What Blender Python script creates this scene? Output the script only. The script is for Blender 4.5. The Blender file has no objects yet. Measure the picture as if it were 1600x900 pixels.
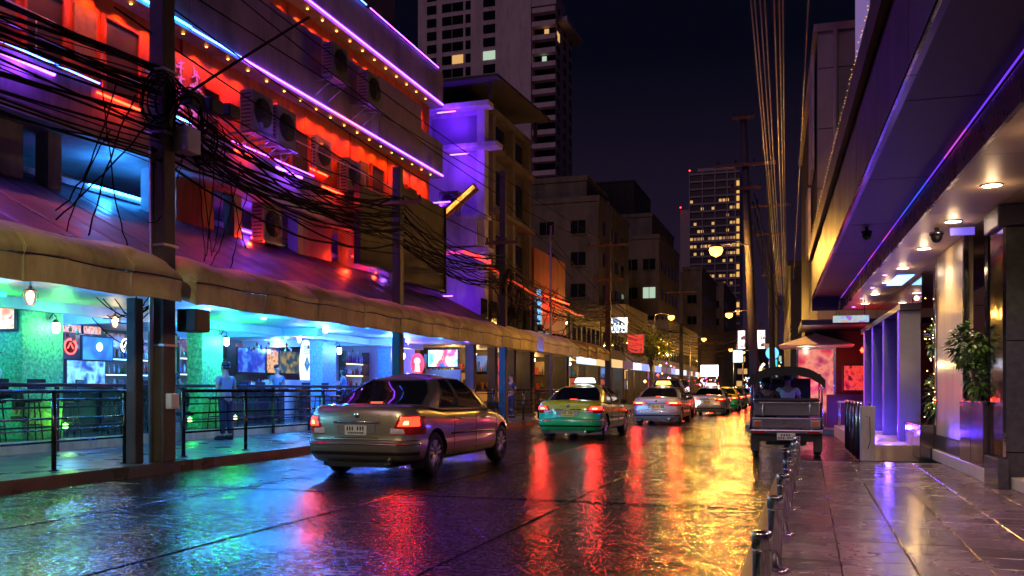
import bpy, bmesh, math, random
from mathutils import Vector, Matrix, noise
random.seed(7)
R = math.radians
S = bpy.context.scene
COL = S.collection
# ------------------------------------------------------------ camera, world, exposure
cd = bpy.data.cameras.new('camera'); cam = bpy.data.objects.new('camera', cd); COL.objects.link(cam)
cd.lens = 31.5; cd.sensor_width = 36; cd.shift_y = 0.09875; cd.clip_start = .05; cd.clip_end = 2000
cam.location = (0, 0, 1.32); cam.rotation_euler = (R(90), 0, R(18.2)); S.camera = cam
W = bpy.data.worlds.new('World'); S.world = W; W.use_nodes = True
nt = W.node_tree; bg = nt.nodes['Background']
tc = nt.nodes.new('ShaderNodeTexCoord'); sx = nt.nodes.new('ShaderNodeSeparateXYZ'); rp = nt.nodes.new('ShaderNodeValToRGB')
nt.links.new(tc.outputs['Generated'], sx.inputs[0]); nt.links.new(sx.outputs['Z'], rp.inputs[0]); nt.links.new(rp.outputs[0], bg.inputs[0])
rp.color_ramp.elements[0].color = (.022, .012, .030, 1); rp.color_ramp.elements[0].position = 0
rp.color_ramp.elements[1].color = (.0016, .0020, .0065, 1); rp.color_ramp.elements[1].position = .35
bg.inputs[1].default_value = 1.0
sd = bpy.data.lights.new('city_glow_sun', 'SUN'); sd.energy = .25; sd.angle = R(25); sd.color = (.95, .60, .85)
so = bpy.data.objects.new('city_glow_sun', sd); COL.objects.link(so); so.rotation_euler = (R(50), 0, R(-14))
S.view_settings.view_transform = 'Standard'; S.view_settings.look = 'None'; S.view_settings.exposure = 0; S.view_settings.gamma = 1
S.cycles.use_denoising = True; S.cycles.denoising_prefilter = 'ACCURATE'; S.cycles.denoising_input_passes = 'RGB_ALBEDO_NORMAL'
S.cycles.max_bounces = 6; S.cycles.diffuse_bounces = 3; S.cycles.glossy_bounces = 4; S.cycles.transmission_bounces = 4
S.cycles.sample_clamp_indirect = 6; S.cycles.caustics_reflective = False; S.cycles.caustics_refractive = False
# ------------------------------------------------------------ materials
MATS = {}
def M(name, col, rough=.6, metal=0, var=.18, scale=3., bump=0, bscale=30, coat=0, rvar=0, stretch=None, dirt=0):
    if name in MATS: return MATS[name]
    m = bpy.data.materials.new(name); MATS[name] = m; m.use_nodes = True; n = m.node_tree; b = n.nodes['Principled BSDF']
    b.inputs['Roughness'].default_value = rough; b.inputs['Metallic'].default_value = metal
    b.inputs['Coat Weight'].default_value = coat; b.inputs['Coat Roughness'].default_value = .06
    g = n.nodes.new('ShaderNodeNewGeometry'); vec = g.outputs['Position']
    if stretch:
        mp = n.nodes.new('ShaderNodeMapping'); mp.inputs['Scale'].default_value = stretch; n.links.new(vec, mp.inputs[0]); vec = mp.outputs[0]
    t = n.nodes.new('ShaderNodeTexNoise'); t.inputs['Scale'].default_value = scale; t.inputs['Detail'].default_value = 6; n.links.new(vec, t.inputs['Vector'])
    oi = n.nodes.new('ShaderNodeObjectInfo')
    ad = n.nodes.new('ShaderNodeMath'); ad.operation = 'MULTIPLY_ADD'; n.links.new(oi.outputs['Random'], ad.inputs[0]); ad.inputs[1].default_value = .25; n.links.new(t.outputs[0], ad.inputs[2])
    r = n.nodes.new('ShaderNodeValToRGB'); n.links.new(ad.outputs[0], r.inputs[0])
    r.color_ramp.elements[0].position = .3; r.color_ramp.elements[1].position = .85
    r.color_ramp.elements[0].color = tuple(c*(1-var) for c in col)+(1,); r.color_ramp.elements[1].color = tuple(min(1, c*(1+var)) for c in col)+(1,)
    out = r.outputs[0]
    if dirt:
        t2 = n.nodes.new('ShaderNodeTexNoise'); t2.inputs['Scale'].default_value = .9; t2.inputs['Detail'].default_value = 9; t2.inputs['Roughness'].default_value = .7
        mp = n.nodes.new('ShaderNodeMapping'); mp.inputs['Scale'].default_value = (1, 1, .22); n.links.new(g.outputs['Position'], mp.inputs[0]); n.links.new(mp.outputs[0], t2.inputs['Vector'])
        r2 = n.nodes.new('ShaderNodeValToRGB'); r2.color_ramp.elements[0].position = .45; r2.color_ramp.elements[1].position = .62
        r2.color_ramp.elements[0].color = (1, 1, 1, 1); r2.color_ramp.elements[1].color = (1-dirt, 1-dirt, 1-dirt, 1); n.links.new(t2.outputs[0], r2.inputs[0])
        mx = n.nodes.new('ShaderNodeMixRGB'); mx.blend_type = 'MULTIPLY'; mx.inputs[0].default_value = 1; n.links.new(out, mx.inputs[1]); n.links.new(r2.outputs[0], mx.inputs[2]); out = mx.outputs[0]
    n.links.new(out, b.inputs['Base Color'])
    if rvar:
        mr = n.nodes.new('ShaderNodeMapRange'); n.links.new(t.outputs[0], mr.inputs[0]); mr.inputs[1].default_value = .3; mr.inputs[2].default_value = .7
        mr.inputs[3].default_value = max(.02, rough-rvar); mr.inputs[4].default_value = rough+rvar; n.links.new(mr.outputs[0], b.inputs['Roughness'])
    if bump:
        t3 = n.nodes.new('ShaderNodeTexNoise'); t3.inputs['Scale'].default_value = bscale; t3.inputs['Detail'].default_value = 5; n.links.new(vec, t3.inputs['Vector'])
        bp = n.nodes.new('ShaderNodeBump'); bp.inputs['Strength'].default_value = bump; bp.inputs['Distance'].default_value = .02
        n.links.new(t3.outputs[0], bp.inputs['Height']); n.links.new(bp.outputs[0], b.inputs['Normal'])
    return m
def E(name, col, st):
    if name in MATS: return MATS[name]
    m = bpy.data.materials.new(name); MATS[name] = m; m.use_nodes = True; b = m.node_tree.nodes['Principled BSDF']
    b.inputs['Base Color'].default_value = (.02, .02, .02, 1); b.inputs['Emission Color'].default_value = (*col, 1); b.inputs['Emission Strength'].default_value = st
    return m
def PIC(name, cols, st, scale=2.5, seed=0, kind='noise'):
    """a lit picture (screen, poster): patches of colour"""
    if name in MATS: return MATS[name]
    m = bpy.data.materials.new(name); MATS[name] = m; m.use_nodes = True; n = m.node_tree; b = n.nodes['Principled BSDF']
    b.inputs['Base Color'].default_value = (.01, .01, .01, 1); b.inputs['Roughness'].default_value = .3
    g = n.nodes.new('ShaderNodeTexCoord'); mp = n.nodes.new('ShaderNodeMapping'); mp.inputs['Location'].default_value = (seed, seed*2, seed*.7); n.links.new(g.outputs['Object'], mp.inputs[0])
    if kind == 'noise': t = n.nodes.new('ShaderNodeTexNoise'); t.inputs['Detail'].default_value = 2; t.inputs['Distortion'].default_value = .3
    else: t = n.nodes.new('ShaderNodeTexVoronoi')
    t.inputs['Scale'].default_value = scale; n.links.new(mp.outputs[0], t.inputs['Vector'])
    sp = n.nodes.new('ShaderNodeSeparateColor'); n.links.new(t.outputs['Color'], sp.inputs[0])
    r = n.nodes.new('ShaderNodeValToRGB'); r.color_ramp.interpolation = 'CONSTANT' if kind != 'noise' else 'LINEAR'
    while len(r.color_ramp.elements) < len(cols): r.color_ramp.elements.new(.5)
    for i, c in enumerate(cols): r.color_ramp.elements[i].position = (.22+.62*i/len(cols)) if kind == 'noise' else i/len(cols); r.color_ramp.elements[i].color = (*c, 1)
    n.links.new(sp.outputs[0], r.inputs[0]); n.links.new(r.outputs[0], b.inputs['Emission Color']); b.inputs['Emission Strength'].default_value = st
    return m
# ------------------------------------------------------------ mesh builder
class MB:
    def __init__(s): s.v = []; s.f = []; s.m = []; s.s = []
    def add(s, vs, fs, m=0, sm=False):
        o = len(s.v); s.v += [tuple(v) for v in vs]
        for f in fs: s.f.append([o+i for i in f]); s.m.append(m); s.s.append(sm)
        return s
    def bx(s, x0, x1, y0, y1, z0, z1, m=0):
        return s.add([(x0,y0,z0),(x1,y0,z0),(x1,y1,z0),(x0,y1,z0),(x0,y0,z1),(x1,y0,z1),(x1,y1,z1),(x0,y1,z1)],
                     [(0,3,2,1),(4,5,6,7),(0,1,5,4),(1,2,6,5),(2,3,7,6),(3,0,4,7)], m)
    def rb(s, c, d, mat, m=0):
        """box of half sizes d at c turned by a 3x3 matrix"""
        p = [Vector(c)+mat@Vector((sx*d[0], sy*d[1], sz*d[2])) for sz in (-1,1) for sx, sy in ((-1,-1),(1,-1),(1,1),(-1,1))]
        return s.add(p, [(0,3,2,1),(4,5,6,7),(0,1,5,4),(1,2,6,5),(2,3,7,6),(3,0,4,7)], m)
    def prism(s, poly, ax, a, b, m=0, sm=False):
        """poly of 2-D points, extruded along axis ax (0,1,2) from a to b"""
        def P(p, t): q = list(p); q.insert(ax, t); return tuple(q)
        n = len(poly); vs = [P(p, a) for p in poly]+[P(p, b) for p in poly]
        s.add(vs, [tuple(range(n))[::-1], tuple(range(n, 2*n))], m); o = len(s.v)-2*n
        for i in range(n): s.f.append([o+i, o+(i+1) % n, o+n+(i+1) % n, o+n+i]); s.m.append(m); s.s.append(sm)
        return s
    def tube(s, path, r, n=8, m=0, cap=True, sm=True):
        path = [Vector(p) for p in path]; k = len(path); rs = r if isinstance(r, (list, tuple)) else [r]*k
        up = Vector((0, 0, 1)); vs = []; px = None
        for i, p in enumerate(path):
            d = (path[min(i+1, k-1)]-path[max(i-1, 0)])
            d = d.normalized() if d.length > 1e-9 else Vector((0, 0, 1))
            if px is None:
                a = d.cross(up)
                if a.length < .05: a = d.cross(Vector((1, 0, 0)))
            else:
                a = px-d*px.dot(d)
                if a.length < 1e-4: a = d.cross(up)
            a.normalize(); px = a; b = a.cross(d)
            for j in range(n): t = 2*math.pi*j/n; vs.append(p+(a*math.cos(t)+b*math.sin(t))*rs[i])
        fs = [(i*n+j, i*n+(j+1) % n, (i+1)*n+(j+1) % n, (i+1)*n+j) for i in range(k-1) for j in range(n)]
        s.add(vs, fs, m, sm)
        if cap: o = len(s.v)-k*n; s.f += [[o+j for j in range(n)][::-1], [o+(k-1)*n+j for j in range(n)]]; s.m += [m, m]; s.s += [False, False]
        return s
    def lathe(s, prof, c=(0, 0, 0), n=16, m=0, ax=2, sm=True, cap=True):
        vs = []
        for r, h in prof:
            for j in range(n):
                t = 2*math.pi*j/n; q = [r*math.cos(t), r*math.sin(t)]; q.insert(ax, h); vs.append((q[0]+c[0], q[1]+c[1], q[2]+c[2]))
        k = len(prof); fs = [(i*n+j, i*n+(j+1) % n, (i+1)*n+(j+1) % n, (i+1)*n+j) for i in range(k-1) for j in range(n)]
        s.add(vs, fs, m, sm); o = len(s.v)-k*n
        if cap and prof[0][0] > 1e-4: s.f.append([o+j for j in range(n)][::-1]); s.m.append(m); s.s.append(False)
        if cap and prof[-1][0] > 1e-4: s.f.append([o+(k-1)*n+j for j in range(n)]); s.m.append(m); s.s.append(False)
        return s
    def grid(s, rows, m=0, sm=True, close=False):
        k = len(rows); n = len(rows[0]); w = n if close else n-1
        return s.add([p for r in rows for p in r], [(i*n+j, i*n+(j+1) % n, (i+1)*n+(j+1) % n, (i+1)*n+j) for i in range(k-1) for j in range(w)], m, sm)
    def sheet(s, rows, th, m=0):
        """grid given a thickness by a second, offset layer (th is a vector)"""
        s.grid(rows, m); t = Vector(th); s.grid([[tuple(Vector(p)+t) for p in r] for r in rows][::-1], m)
        for e in ([r[0] for r in rows], [r[-1] for r in rows], rows[0], rows[-1]):
            s.grid([e, [tuple(Vector(p)+t) for p in e]], m, False)
        return s
    def mesh(s, name, mats, off=(0, 0, 0)):
        me = bpy.data.meshes.new(name); me.from_pydata([(v[0]-off[0], v[1]-off[1], v[2]-off[2]) for v in s.v], [], s.f)
        for mt in (mats if isinstance(mats, (list, tuple)) else [mats]): me.materials.append(mt)
        me.polygons.foreach_set('material_index', s.m); me.polygons.foreach_set('use_smooth', s.s); me.update()
        return me
    def build(s, name, mats, parent=None, bevel=0, fix=False):
        """parented: the mesh is given in world coordinates, placed under the thing's base. Top level: origin put at its base."""
        if parent is None:
            if not s.v: return None
            xs = [v[0] for v in s.v]; ys = [v[1] for v in s.v]; zs = [v[2] for v in s.v]
            off = ((min(xs)+max(xs))/2, (min(ys)+max(ys))/2, min(zs))
        else: off = BASE.get(parent.name, (0, 0, 0))
        me = s.mesh(name, mats, off); o = bpy.data.objects.new(name, me); COL.objects.link(o); o.parent = parent
        if parent is None: o.location = off
        else: BASE[o.name] = off
        if fix:
            bm = bmesh.new(); bm.from_mesh(me); bmesh.ops.remove_doubles(bm, verts=bm.verts, dist=1e-5); bmesh.ops.recalc_face_normals(bm, faces=bm.faces); bm.to_mesh(me); bm.free()
        if bevel: b = o.modifiers.new('bevel', 'BEVEL'); b.width = bevel; b.segments = 2; b.limit_method = 'ANGLE'
        return o
BASE = {}
def thing(name, label, cat, loc=(0, 0, 0), rot=0, group=None):
    o = bpy.data.objects.new(name, None); COL.objects.link(o); o.location = loc; o.rotation_euler.z = rot; o.empty_display_size = .2
    BASE[o.name] = (0, 0, 0); o['label'] = label; o['category'] = cat
    if group: o['group'] = group
    return o
def wthing(name, label, cat, base, group=None):
    """a thing whose parts are modelled in world coordinates"""
    o = thing(name, label, cat, base, 0, group); BASE[o.name] = tuple(base); return o
def tag(o, label=None, cat=None, group=None, kind=None):
    for k, v in (('label', label), ('category', cat), ('group', group), ('kind', kind)):
        if v: o[k] = v
    return o
def tree_copy(o, parent=None):
    c = o.copy(); COL.objects.link(c); c.parent = parent
    if parent is not None: c.matrix_parent_inverse = o.matrix_parent_inverse.copy()
    for ch in KIDS.get(o.name) or [x for x in o.children]: tree_copy(ch, c)
    return c
KIDS = {}
def dup(o, loc, rot=None, label=None, cat=None):
    c = tree_copy(o); c.location = loc
    if rot is not None: c.rotation_euler.z = rot
    if label: c['label'] = label
    return c
# the street runs along +Y; the right-hand building line is turned 1.95 degrees: rw(r, s) gives world x, y
DL = R(1.95)
def rw(r, s, z=0): return (r*math.cos(DL)-s*math.sin(DL), r*math.sin(DL)+s*math.cos(DL), z)
def rthing(name, label, cat, base, group=None):
    """a thing on the right-hand building line; parts are modelled in (r, s, z)"""
    o = thing(name, label, cat, rw(*base), DL, group); BASE[o.name] = tuple(base); return o
def rtop(o):
    """turn a single top-level mesh that was built in (r, s, z) onto the building line"""
    l = o.location.copy(); o.location = rw(l.x, l.y, l.z); o.rotation_euler.z = DL; return o
def lamp(name, kind, loc, power, col, parent=None, size=.1, spot=None, aim=None, sy=None):
    d = LD.get((name, kind, power, col, size, spot, sy))
    if d is None:
        d = bpy.data.lights.new(name, kind); d.energy = power; d.color = col
        if kind == 'AREA':
            d.size = size
            if sy: d.shape = 'RECTANGLE'; d.size_y = sy
        else: d.shadow_soft_size = size
        if spot: d.spot_size = R(spot); d.spot_blend = .7 if spot < 150 else .2
        LD[(name, kind, power, col, size, spot, sy)] = d
    o = bpy.data.objects.new(name, d); COL.objects.link(o)
    if parent is not None:
        b = BASE.get(parent.name, (0, 0, 0)); o.parent = parent; o.location = tuple(loc[i]-b[i] for i in range(3))
    else: o.location = loc
    if aim is not None: o.rotation_euler = Vector(aim).to_track_quat('-Z', 'Y').to_euler()
    return o
LD = {}
def rnd(a, b): return random.uniform(a, b)
# common materials
black = M('black_metal', (.02, .02, .022), .35, .3, rvar=.1); blackp = M('black_plastic', (.015, .015, .016), .5)
chrome = M('brushed_steel', (.62, .6, .58), .18, 1, .08, bump=.05, bscale=8, stretch=(30, 30, 1), rvar=.06)
steel = M('galvanised_steel', (.4, .4, .42), .4, .9, .2); concrete = M('street_concrete', (.2, .19, .18), .55, 0, .35, 2, .5, 25, rvar=.2, dirt=.35)
poleM = M('pole_concrete', (.07, .06, .055), .7, 0, .3, 3, .4, 20, dirt=.5); rustM = M('rusty_steel', (.16, .07, .035), .7, .3, .5, 8)
wood = M('dark_wood', (.07, .04, .025), .4, 0, .3, 2, stretch=(1, 8, 8)); white = M('white_paint', (.7, .7, .7), .45, dirt=.2)
# ------------------------------------------------------------ ground, road, pavements
def wet_road():
    m = bpy.data.materials.new('wet_asphalt'); m.use_nodes = True; n = m.node_tree; b = n.nodes['Principled BSDF']; L = n.links.new
    g = n.nodes.new('ShaderNodeNewGeometry'); pos = g.outputs['Position']
    def nz(sc, det=5, st=None, dist=0):
        t = n.nodes.new('ShaderNodeTexNoise'); t.inputs['Scale'].default_value = sc; t.inputs['Detail'].default_value = det; t.inputs['Distortion'].default_value = dist
        if st: mp = n.nodes.new('ShaderNodeMapping'); mp.inputs['Scale'].default_value = st; L(pos, mp.inputs[0]); L(mp.outputs[0], t.inputs['Vector'])
        else: L(pos, t.inputs['Vector'])
        return t.outputs[0]
    def ramp(src, a, b_, c0, c1):
        r = n.nodes.new('ShaderNodeMapRange'); L(src, r.inputs[0]); r.inputs[1].default_value = a; r.inputs[2].default_value = b_; r.inputs[3].default_value = c0; r.inputs[4].default_value = c1; return r.outputs[0]
    cr = n.nodes.new('ShaderNodeValToRGB'); L(nz(.7, 8), cr.inputs[0]); cr.color_ramp.elements[0].color = (.002, .002, .0022, 1); cr.color_ramp.elements[1].color = (.009, .0085, .0085, 1); cr.color_ramp.elements[0].position = .35; cr.color_ramp.elements[1].position = .7
    L(cr.outputs[0], b.inputs['Base Color'])
    wet = ramp(nz(.55, 4, (1, .35, 1), .6), .42, .6, 0, 1)      # 1 = drier patches
    b.inputs['Roughness'].default_value = .6; b.inputs['Specular IOR Level'].default_value = .0
    b.inputs['Coat Weight'].default_value = 1; b.inputs['Coat IOR'].default_value = 1.75
    rr = n.nodes.new('ShaderNodeMapRange'); L(wet, rr.inputs[0]); rr.inputs[3].default_value = .05; rr.inputs[4].default_value = .13; 
    rn = n.nodes.new('ShaderNodeMapRange'); L(nz(4.5, 5, (.7, 1.5, 1), .8), rn.inputs[0]); rn.inputs[1].default_value = .42; rn.inputs[2].default_value = .60; rn.inputs[3].default_value = -.02; rn.inputs[4].default_value = .16
    ra = n.nodes.new('ShaderNodeMath'); ra.operation = 'ADD'; ra.use_clamp = True; L(rr.outputs[0], ra.inputs[0]); L(rn.outputs[0], ra.inputs[1]); L(ra.outputs[0], b.inputs['Coat Roughness'])
    cw = n.nodes.new('ShaderNodeMapRange'); L(nz(24, 6, (1, 1, 1), .3), cw.inputs[0]); cw.inputs[1].default_value = .40; cw.inputs[2].default_value = .60; cw.inputs[3].default_value = .45; cw.inputs[4].default_value = 1.0; L(cw.outputs[0], b.inputs['Coat Weight'])
    # relief: aggregate, ripples of the brushed lanes, broad unevenness
    v = n.nodes.new('ShaderNodeTexVoronoi'); v.inputs['Scale'].default_value = 48; L(pos, v.inputs['Vector'])
    ma = n.nodes.new('ShaderNodeMath'); ma.operation = 'MULTIPLY_ADD'; L(v.outputs[0], ma.inputs[0]); ma.inputs[1].default_value = .35; L(nz(26, 3), ma.inputs[2])
    mb = n.nodes.new('ShaderNodeMath'); mb.operation = 'MULTIPLY_ADD'; L(nz(2.2, 3, (.7, 1.6, 1)), mb.inputs[0]); mb.inputs[1].default_value = 2.2; mc = n.nodes.new('ShaderNodeMath'); mc.operation = 'MULTIPLY_ADD'; L(nz(13, 5, (1, 1, 1), .2), mc.inputs[0]); mc.inputs[1].default_value = 1.5; L(ma.outputs[0], mc.inputs[2]); L(mc.outputs[0], mb.inputs[2])
    bp = n.nodes.new('ShaderNodeBump'); bp.inputs['Distance'].default_value = .009
    bs = n.nodes.new('ShaderNodeMapRange'); L(wet, bs.inputs[0]); bs.inputs[3].default_value = .45; bs.inputs[4].default_value = .9; L(bs.outputs[0], bp.inputs['Strength'])
    L(mb.outputs[0], bp.inputs['Height']); L(bp.outputs[0], b.inputs['Normal']); L(bp.outputs[0], b.inputs['Coat Normal'])
    return m
roadM = wet_road()
g = MB(); g.add([(-500, -60, -.3), (500, -60, -.3), (500, 900, -.3), (-500, 900, -.3)], [(0, 1, 2, 3)]); tag(g.build('ground', M('ground_dirt', (.05, .045, .04), .8)), kind='structure')
g = MB(); g.bx(-9.5, 14, -12, 220, -.2, 0); tag(g.build('road', roadM), kind='structure')
kerbM = M('kerb_concrete', (.16, .15, .14), .35, 0, .35, 3, .5, 22, rvar=.15)
# left pavement with kerb
g = MB(); g.bx(-13.5, -9.72, -12, 200, -.15, .15); lp = tag(g.build('left_pavement', M('left_pavement_concrete', (.075, .072, .07), .34, 0, .35, 1.4, .6, 14, rvar=.14)), kind='structure')
for i in range(30):
    k = MB(); y = -8+i*2.02; k.prism([(-9.72, -.15), (-9.72, .155), (-9.54, .155), (-9.5, .12), (-9.47, -.15)], 1, y, y+2.0)
    k.build('kerb_stone', kerbM, lp)
k = MB(); k.bx(-9.5, -9.30, -10, 120, -.01, .012); k.build('gutter', M('gutter_cement', (.12, .115, .11), .3, 0, .3, 3, .4, 20), lp)
# right pavement: near block with stone tiles
tileM = M('pavement_tile', (.15, .105, .105), .25, 0, .4, 2.2, .12, 6, rvar=.08)
rp_ = MB(); rp_.add([], [])
poly = [(-.42, -3), (5.5, -3), (5.2, 16.2), (1.5, 16.35), (1.0, 16.4), (-.15, 15.95), (-.42, 15.6)]
rp_.prism(poly, 2, -.15, .085); RPV = tag(rp_.build('right_pavement', M('pavement_bed', (.09, .07, .065), .5)), kind='structure')
def tile_mesh(w, h):
    t = MB(); b = .006
    t.add([(-w, -h, 0), (w, -h, 0), (w, h, 0), (-w, h, 0), (-w, -h, .026), (w, -h, .026), (w, h, .026), (-w, h, .026), (-w+b, -h+b, .032), (w-b, -h+b, .032), (w-b, h-b, .032), (-w+b, h-b, .032)],
          [(0, 1, 5, 4), (1, 2, 6, 5), (2, 3, 7, 6), (3, 0, 4, 7), (4, 5, 9, 8), (5, 6, 10, 9), (6, 7, 11, 10), (7, 4, 8, 11), (8, 9, 10, 11)])
    return t.mesh('tile', tileM)
tm = tile_mesh(.2318, .2168)
for j in range(29):
    for i in range(8):
        x = -.01+.47*i; y = 3.4+.44*j
        if x > 3.3: continue
        o = bpy.data.objects.new('tile', tm); COL.objects.link(o); o.parent = RPV
        bx_ = RPV.location
        o.location = (x-bx_.x, y-bx_.y, .085+rnd(-.001, .001)-bx_.z); o.rotation_euler = (rnd(-.004, .004), rnd(-.004, .004), rnd(-.002, .002))
for j in range(12):
    k = MB(); y = -2.9+j*1.56; k.prism([(-.44, -.15), (-.44, .10), (-.42, .118), (-.25, .118), (-.25, -.1)], 1, y, min(y+1.545, 15.6)); k.build('kerb_stone', kerbM, RPV)
# far right pavement beyond the lay-by, veering left with the buildings
g = MB(); g.prism([(-1.95, 30.9), (1.2, 27.2), (8, 27.0), (8, 200), (-6.6, 200), (-3.0, 60)], 2, -.15, .13); tag(g.build('far_pavement', M('far_pavement_concrete', (.13, .12, .11), .3, 0, .3, 2, .3, 14)), kind='structure')
# tar joints in the road
tar = M('tar_joint', (.008, .008, .008), .25, bump=.3)
def joint(pts, w=.018):
    g = MB(); rows = []
    for k, (x, y) in enumerate(pts):
        a = pts[max(k-1, 0)]; b = pts[min(k+1, len(pts)-1)]; dx, dy = b[0]-a[0], b[1]-a[1]; l = math.hypot(dx, dy); nx, ny = dy/l, -dx/l; ww = w*rnd(.6, 1.5)
        rows.append([(x-nx*ww, y-ny*ww, .003), (x, y, .009), (x+nx*ww, y+ny*ww, .003)])
    g.grid(rows); return g.build('tar_joint', tar, ROADO)
ROADO = bpy.data.objects['road']; BASE['road'] = tuple(ROADO.location)
for x0 in (-7.2, -4.85, -2.62): joint([(x0+noise.noise((0, i*.13, x0))*.05, -2+i*.5) for i in range(150)], .013)
for y0 in (10.2, 21.3): joint([(-9.3+i*.3, y0+noise.noise((i*.2, y0, 0))*.05) for i in range(30)], .009)
# bollards
b0 = thing('bollard', 'x', 'bollard', (-.21, 4.62, .118), 0, 'steel bollards along the right kerb')
g = MB(); g.lathe([(.047, 0), (.047, .40), (.0475, .405)], n=24); g.build('post', chrome, b0)
g = MB(); g.lathe([(.0475, .41), (.052, .415), (.052, .485), (.046, .497), (0, .499)], n=24); g.build('cap', chrome, b0)
g = MB(); g.lathe([(.098, 0), (.098, .007), (.07, .014), (.048, .02)], n=24); g.build('base_flange', chrome, b0)
ords = ['nearest and cut off by the bottom edge', 'second from the camera', 'third from the camera', 'fourth from the camera', 'fifth from the camera', 'sixth from the camera', 'seventh and last before the three wheeler']
for i, o_ in enumerate(ords):
    o = b0 if i == 0 else dup(b0, (-.21+.012*i, 4.62+1.58*i, .118))
    o['label'] = 'polished steel kerb bollard, '+o_
# ------------------------------------------------------------ left railing along the pavement
def railing(y0, y1, label, posts):
    t = wthing('railing', label, 'railing', (-10.2, (y0+y1)/2, .15), 'pipe railings along the left pavement')
    for z, r in ((1.29, .030), (1.17, .016), (.90, .016), (.74, .012), (.57, .018)):
        g = MB(); g.tube([(-10.2, y0, z), (-10.2, (y0+y1)/2, z-.004), (-10.2, y1, z)], r, 10); g.build('rail', black2, t)
    for y in posts:
        g = MB(); g.tube([(-10.2, y, .15), (-10.2, y, 1.27)], .034, 10); g.lathe([(.075, .15), (.075, .165), (.04, .17)], (-10.2, y, 0), 12); g.build('post', black2, t)
black2 = M('railing_paint', (.05, .045, .04), .22, .8, rvar=.1)
railing(4, 11.5, 'dark pipe railing left of the near utility pole', [5, 6.8, 8.6, 10.1, 11.5])
railing(12.9, 21.3, 'dark pipe railing behind the silver sedan', [12.9, 14.7, 17.6, 20.9])
railing(22.6, 29.0, 'dark pipe railing in front of the big lit television', [22.6, 25.0, 27.2, 29.0])
railing(30.4, 38.5, 'dark pipe railing beside the green taxi', [30.4, 32.4, 34.4, 36.4, 38.5])
railing(39.5, 50, 'dark pipe railing in front of the warm lit shops', [39.5, 42, 44.6, 47.2, 50])
# ------------------------------------------------------------ left: the bar building
mauve = M('mauve_render', (.20, .15, .20), .6, 0, .25, 1.5, .3, 12, dirt=.45); redw = M('red_wall_panel', (.42, .05, .018), .5, 0, .35, 2.5, .5, 18, dirt=.4, stretch=(1, 3, .6))
dark = M('dark_wall', (.05, .045, .05), .6, 0, .3, 2, .3, 10, dirt=.4); slabM = M('slab_render', (.30, .28, .30), .5, 0, .2, 2, .2, 15, dirt=.5)
VI = (.30, .10, 1.0); BL = (.10, .30, 1.0); CY = (.08, .55, 1.0); RD = (1, .035, .01); OR = (1, .10, .012); MG = (1, .08, .5)
neon = {'v': E('violet_neon', (.30, .05, 1.0), 17), 'b': E('blue_neon', (.05, .13, 1.0), 18), 'r': E('red_neon', (1, .022, .006), 24), 'c': E('cyan_neon', (.03, .30, 1.0), 24), 'g': E('gold_neon', (1, .65, .2), 3), 'p': E('pink_neon', (1, .12, .55), 7)}
BB = wthing('bar_building', 'long bar building lit red and violet, with three storeys of balconies above the awnings', 'building', (-13.5, 16, 0))
def part(g, name, mats, par, **k): return g.build(name, mats, par, **k)
def P1(name, mat, par, *b, bevel=0):
    return MB().bx(*b).build(name, mat, par, bevel=bevel)
Y0, Y1 = 2.0, 30.0
# party wall at the far end, slabs, fascias, back walls
P1('end_wall', mauve, BB, -22, -13.5, Y1-.2, Y1, 3.6, 12.7); P1('upper_storey', dark, BB, -24, -14.2, Y0, Y1-.4, 12.72, 17)
P1('slab', slabM, BB, -19.5, -12.5, Y0, Y1, 5.95, 6.12); P1('slab', slabM, BB, -13.6, -12.5, Y0, Y1, 8.95, 9.12); P1('slab', slabM, BB, -13.6, -12.5, Y0, Y1, 11.5, 11.66)
P1('back_wall', dark, BB, -15.3, -15.15, Y0, Y1-.2, 3.4, 5.95)
n = 10; w = (Y1-Y0)/n
for i in range(n):
    a = Y0+i*w; b = a+w-.015
    P1('fascia', mauve, BB, -12.6, -12.48, a, b, 6.1, 6.93)
    P1('fascia', mauve, BB, -12.62, -12.50, a, b, 9.13, 10.2 if a > 24 else 10.82)
    P1('fascia', mauve, BB, -12.62, -12.48, a, b, 11.67, 12.72)
P1('solid_panel', M('violet_grey_panel', (.20, .14, .2), .5, dirt=.3), BB, -12.60, -12.47, 24.9, 28.0, 8.9, 10.95)
for lv, z0, z1 in (('B', 6.12, 8.95), ('C', 9.12, 11.5)):
    m_ = 33; ww = (Y1-.2-Y0)/m_
    for i in range(m_):
        a = Y0+i*ww; dx = rnd(-.02, .02)
        MB().bx(-13.1, -12.95+dx, a+.006, a+ww-.006, z0, z1).build('wall_panel', redw, BB)
# doors, shutters and curtains on the red storey
doorM = M('dark_door', (.035, .02, .018), .4); postr = M('peeling_poster', (.10, .05, .04), .6, 0, .6, 5, bump=.5)
for y, w_, z0, z1 in ((12.15, .8, 6.9, 8.4), (14.0, .9, 6.6, 8.5), (17.0, .5, 7.0, 8.1), (20.6, .8, 6.3, 8.2), (25.2, .8, 6.3, 8.3), (27.8, .7, 6.3, 8.2)):
    d = P1('door', doorM, BB, -12.93, -12.89, y, y+w_, z0, z1); g = MB(); g.bx(-12.93, -12.85, y-.06, y, z0, z1+.06); g.bx(-12.93, -12.85, y+w_, y+w_+.06, z0, z1+.06); g.bx(-12.93, -12.85, y, y+w_, z1, z1+.06); g.build('door_frame', redw, d)
    P1('poster', postr, BB, -12.92, -12.90, y-.75, y-.2, z1-.9, z1)
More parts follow.
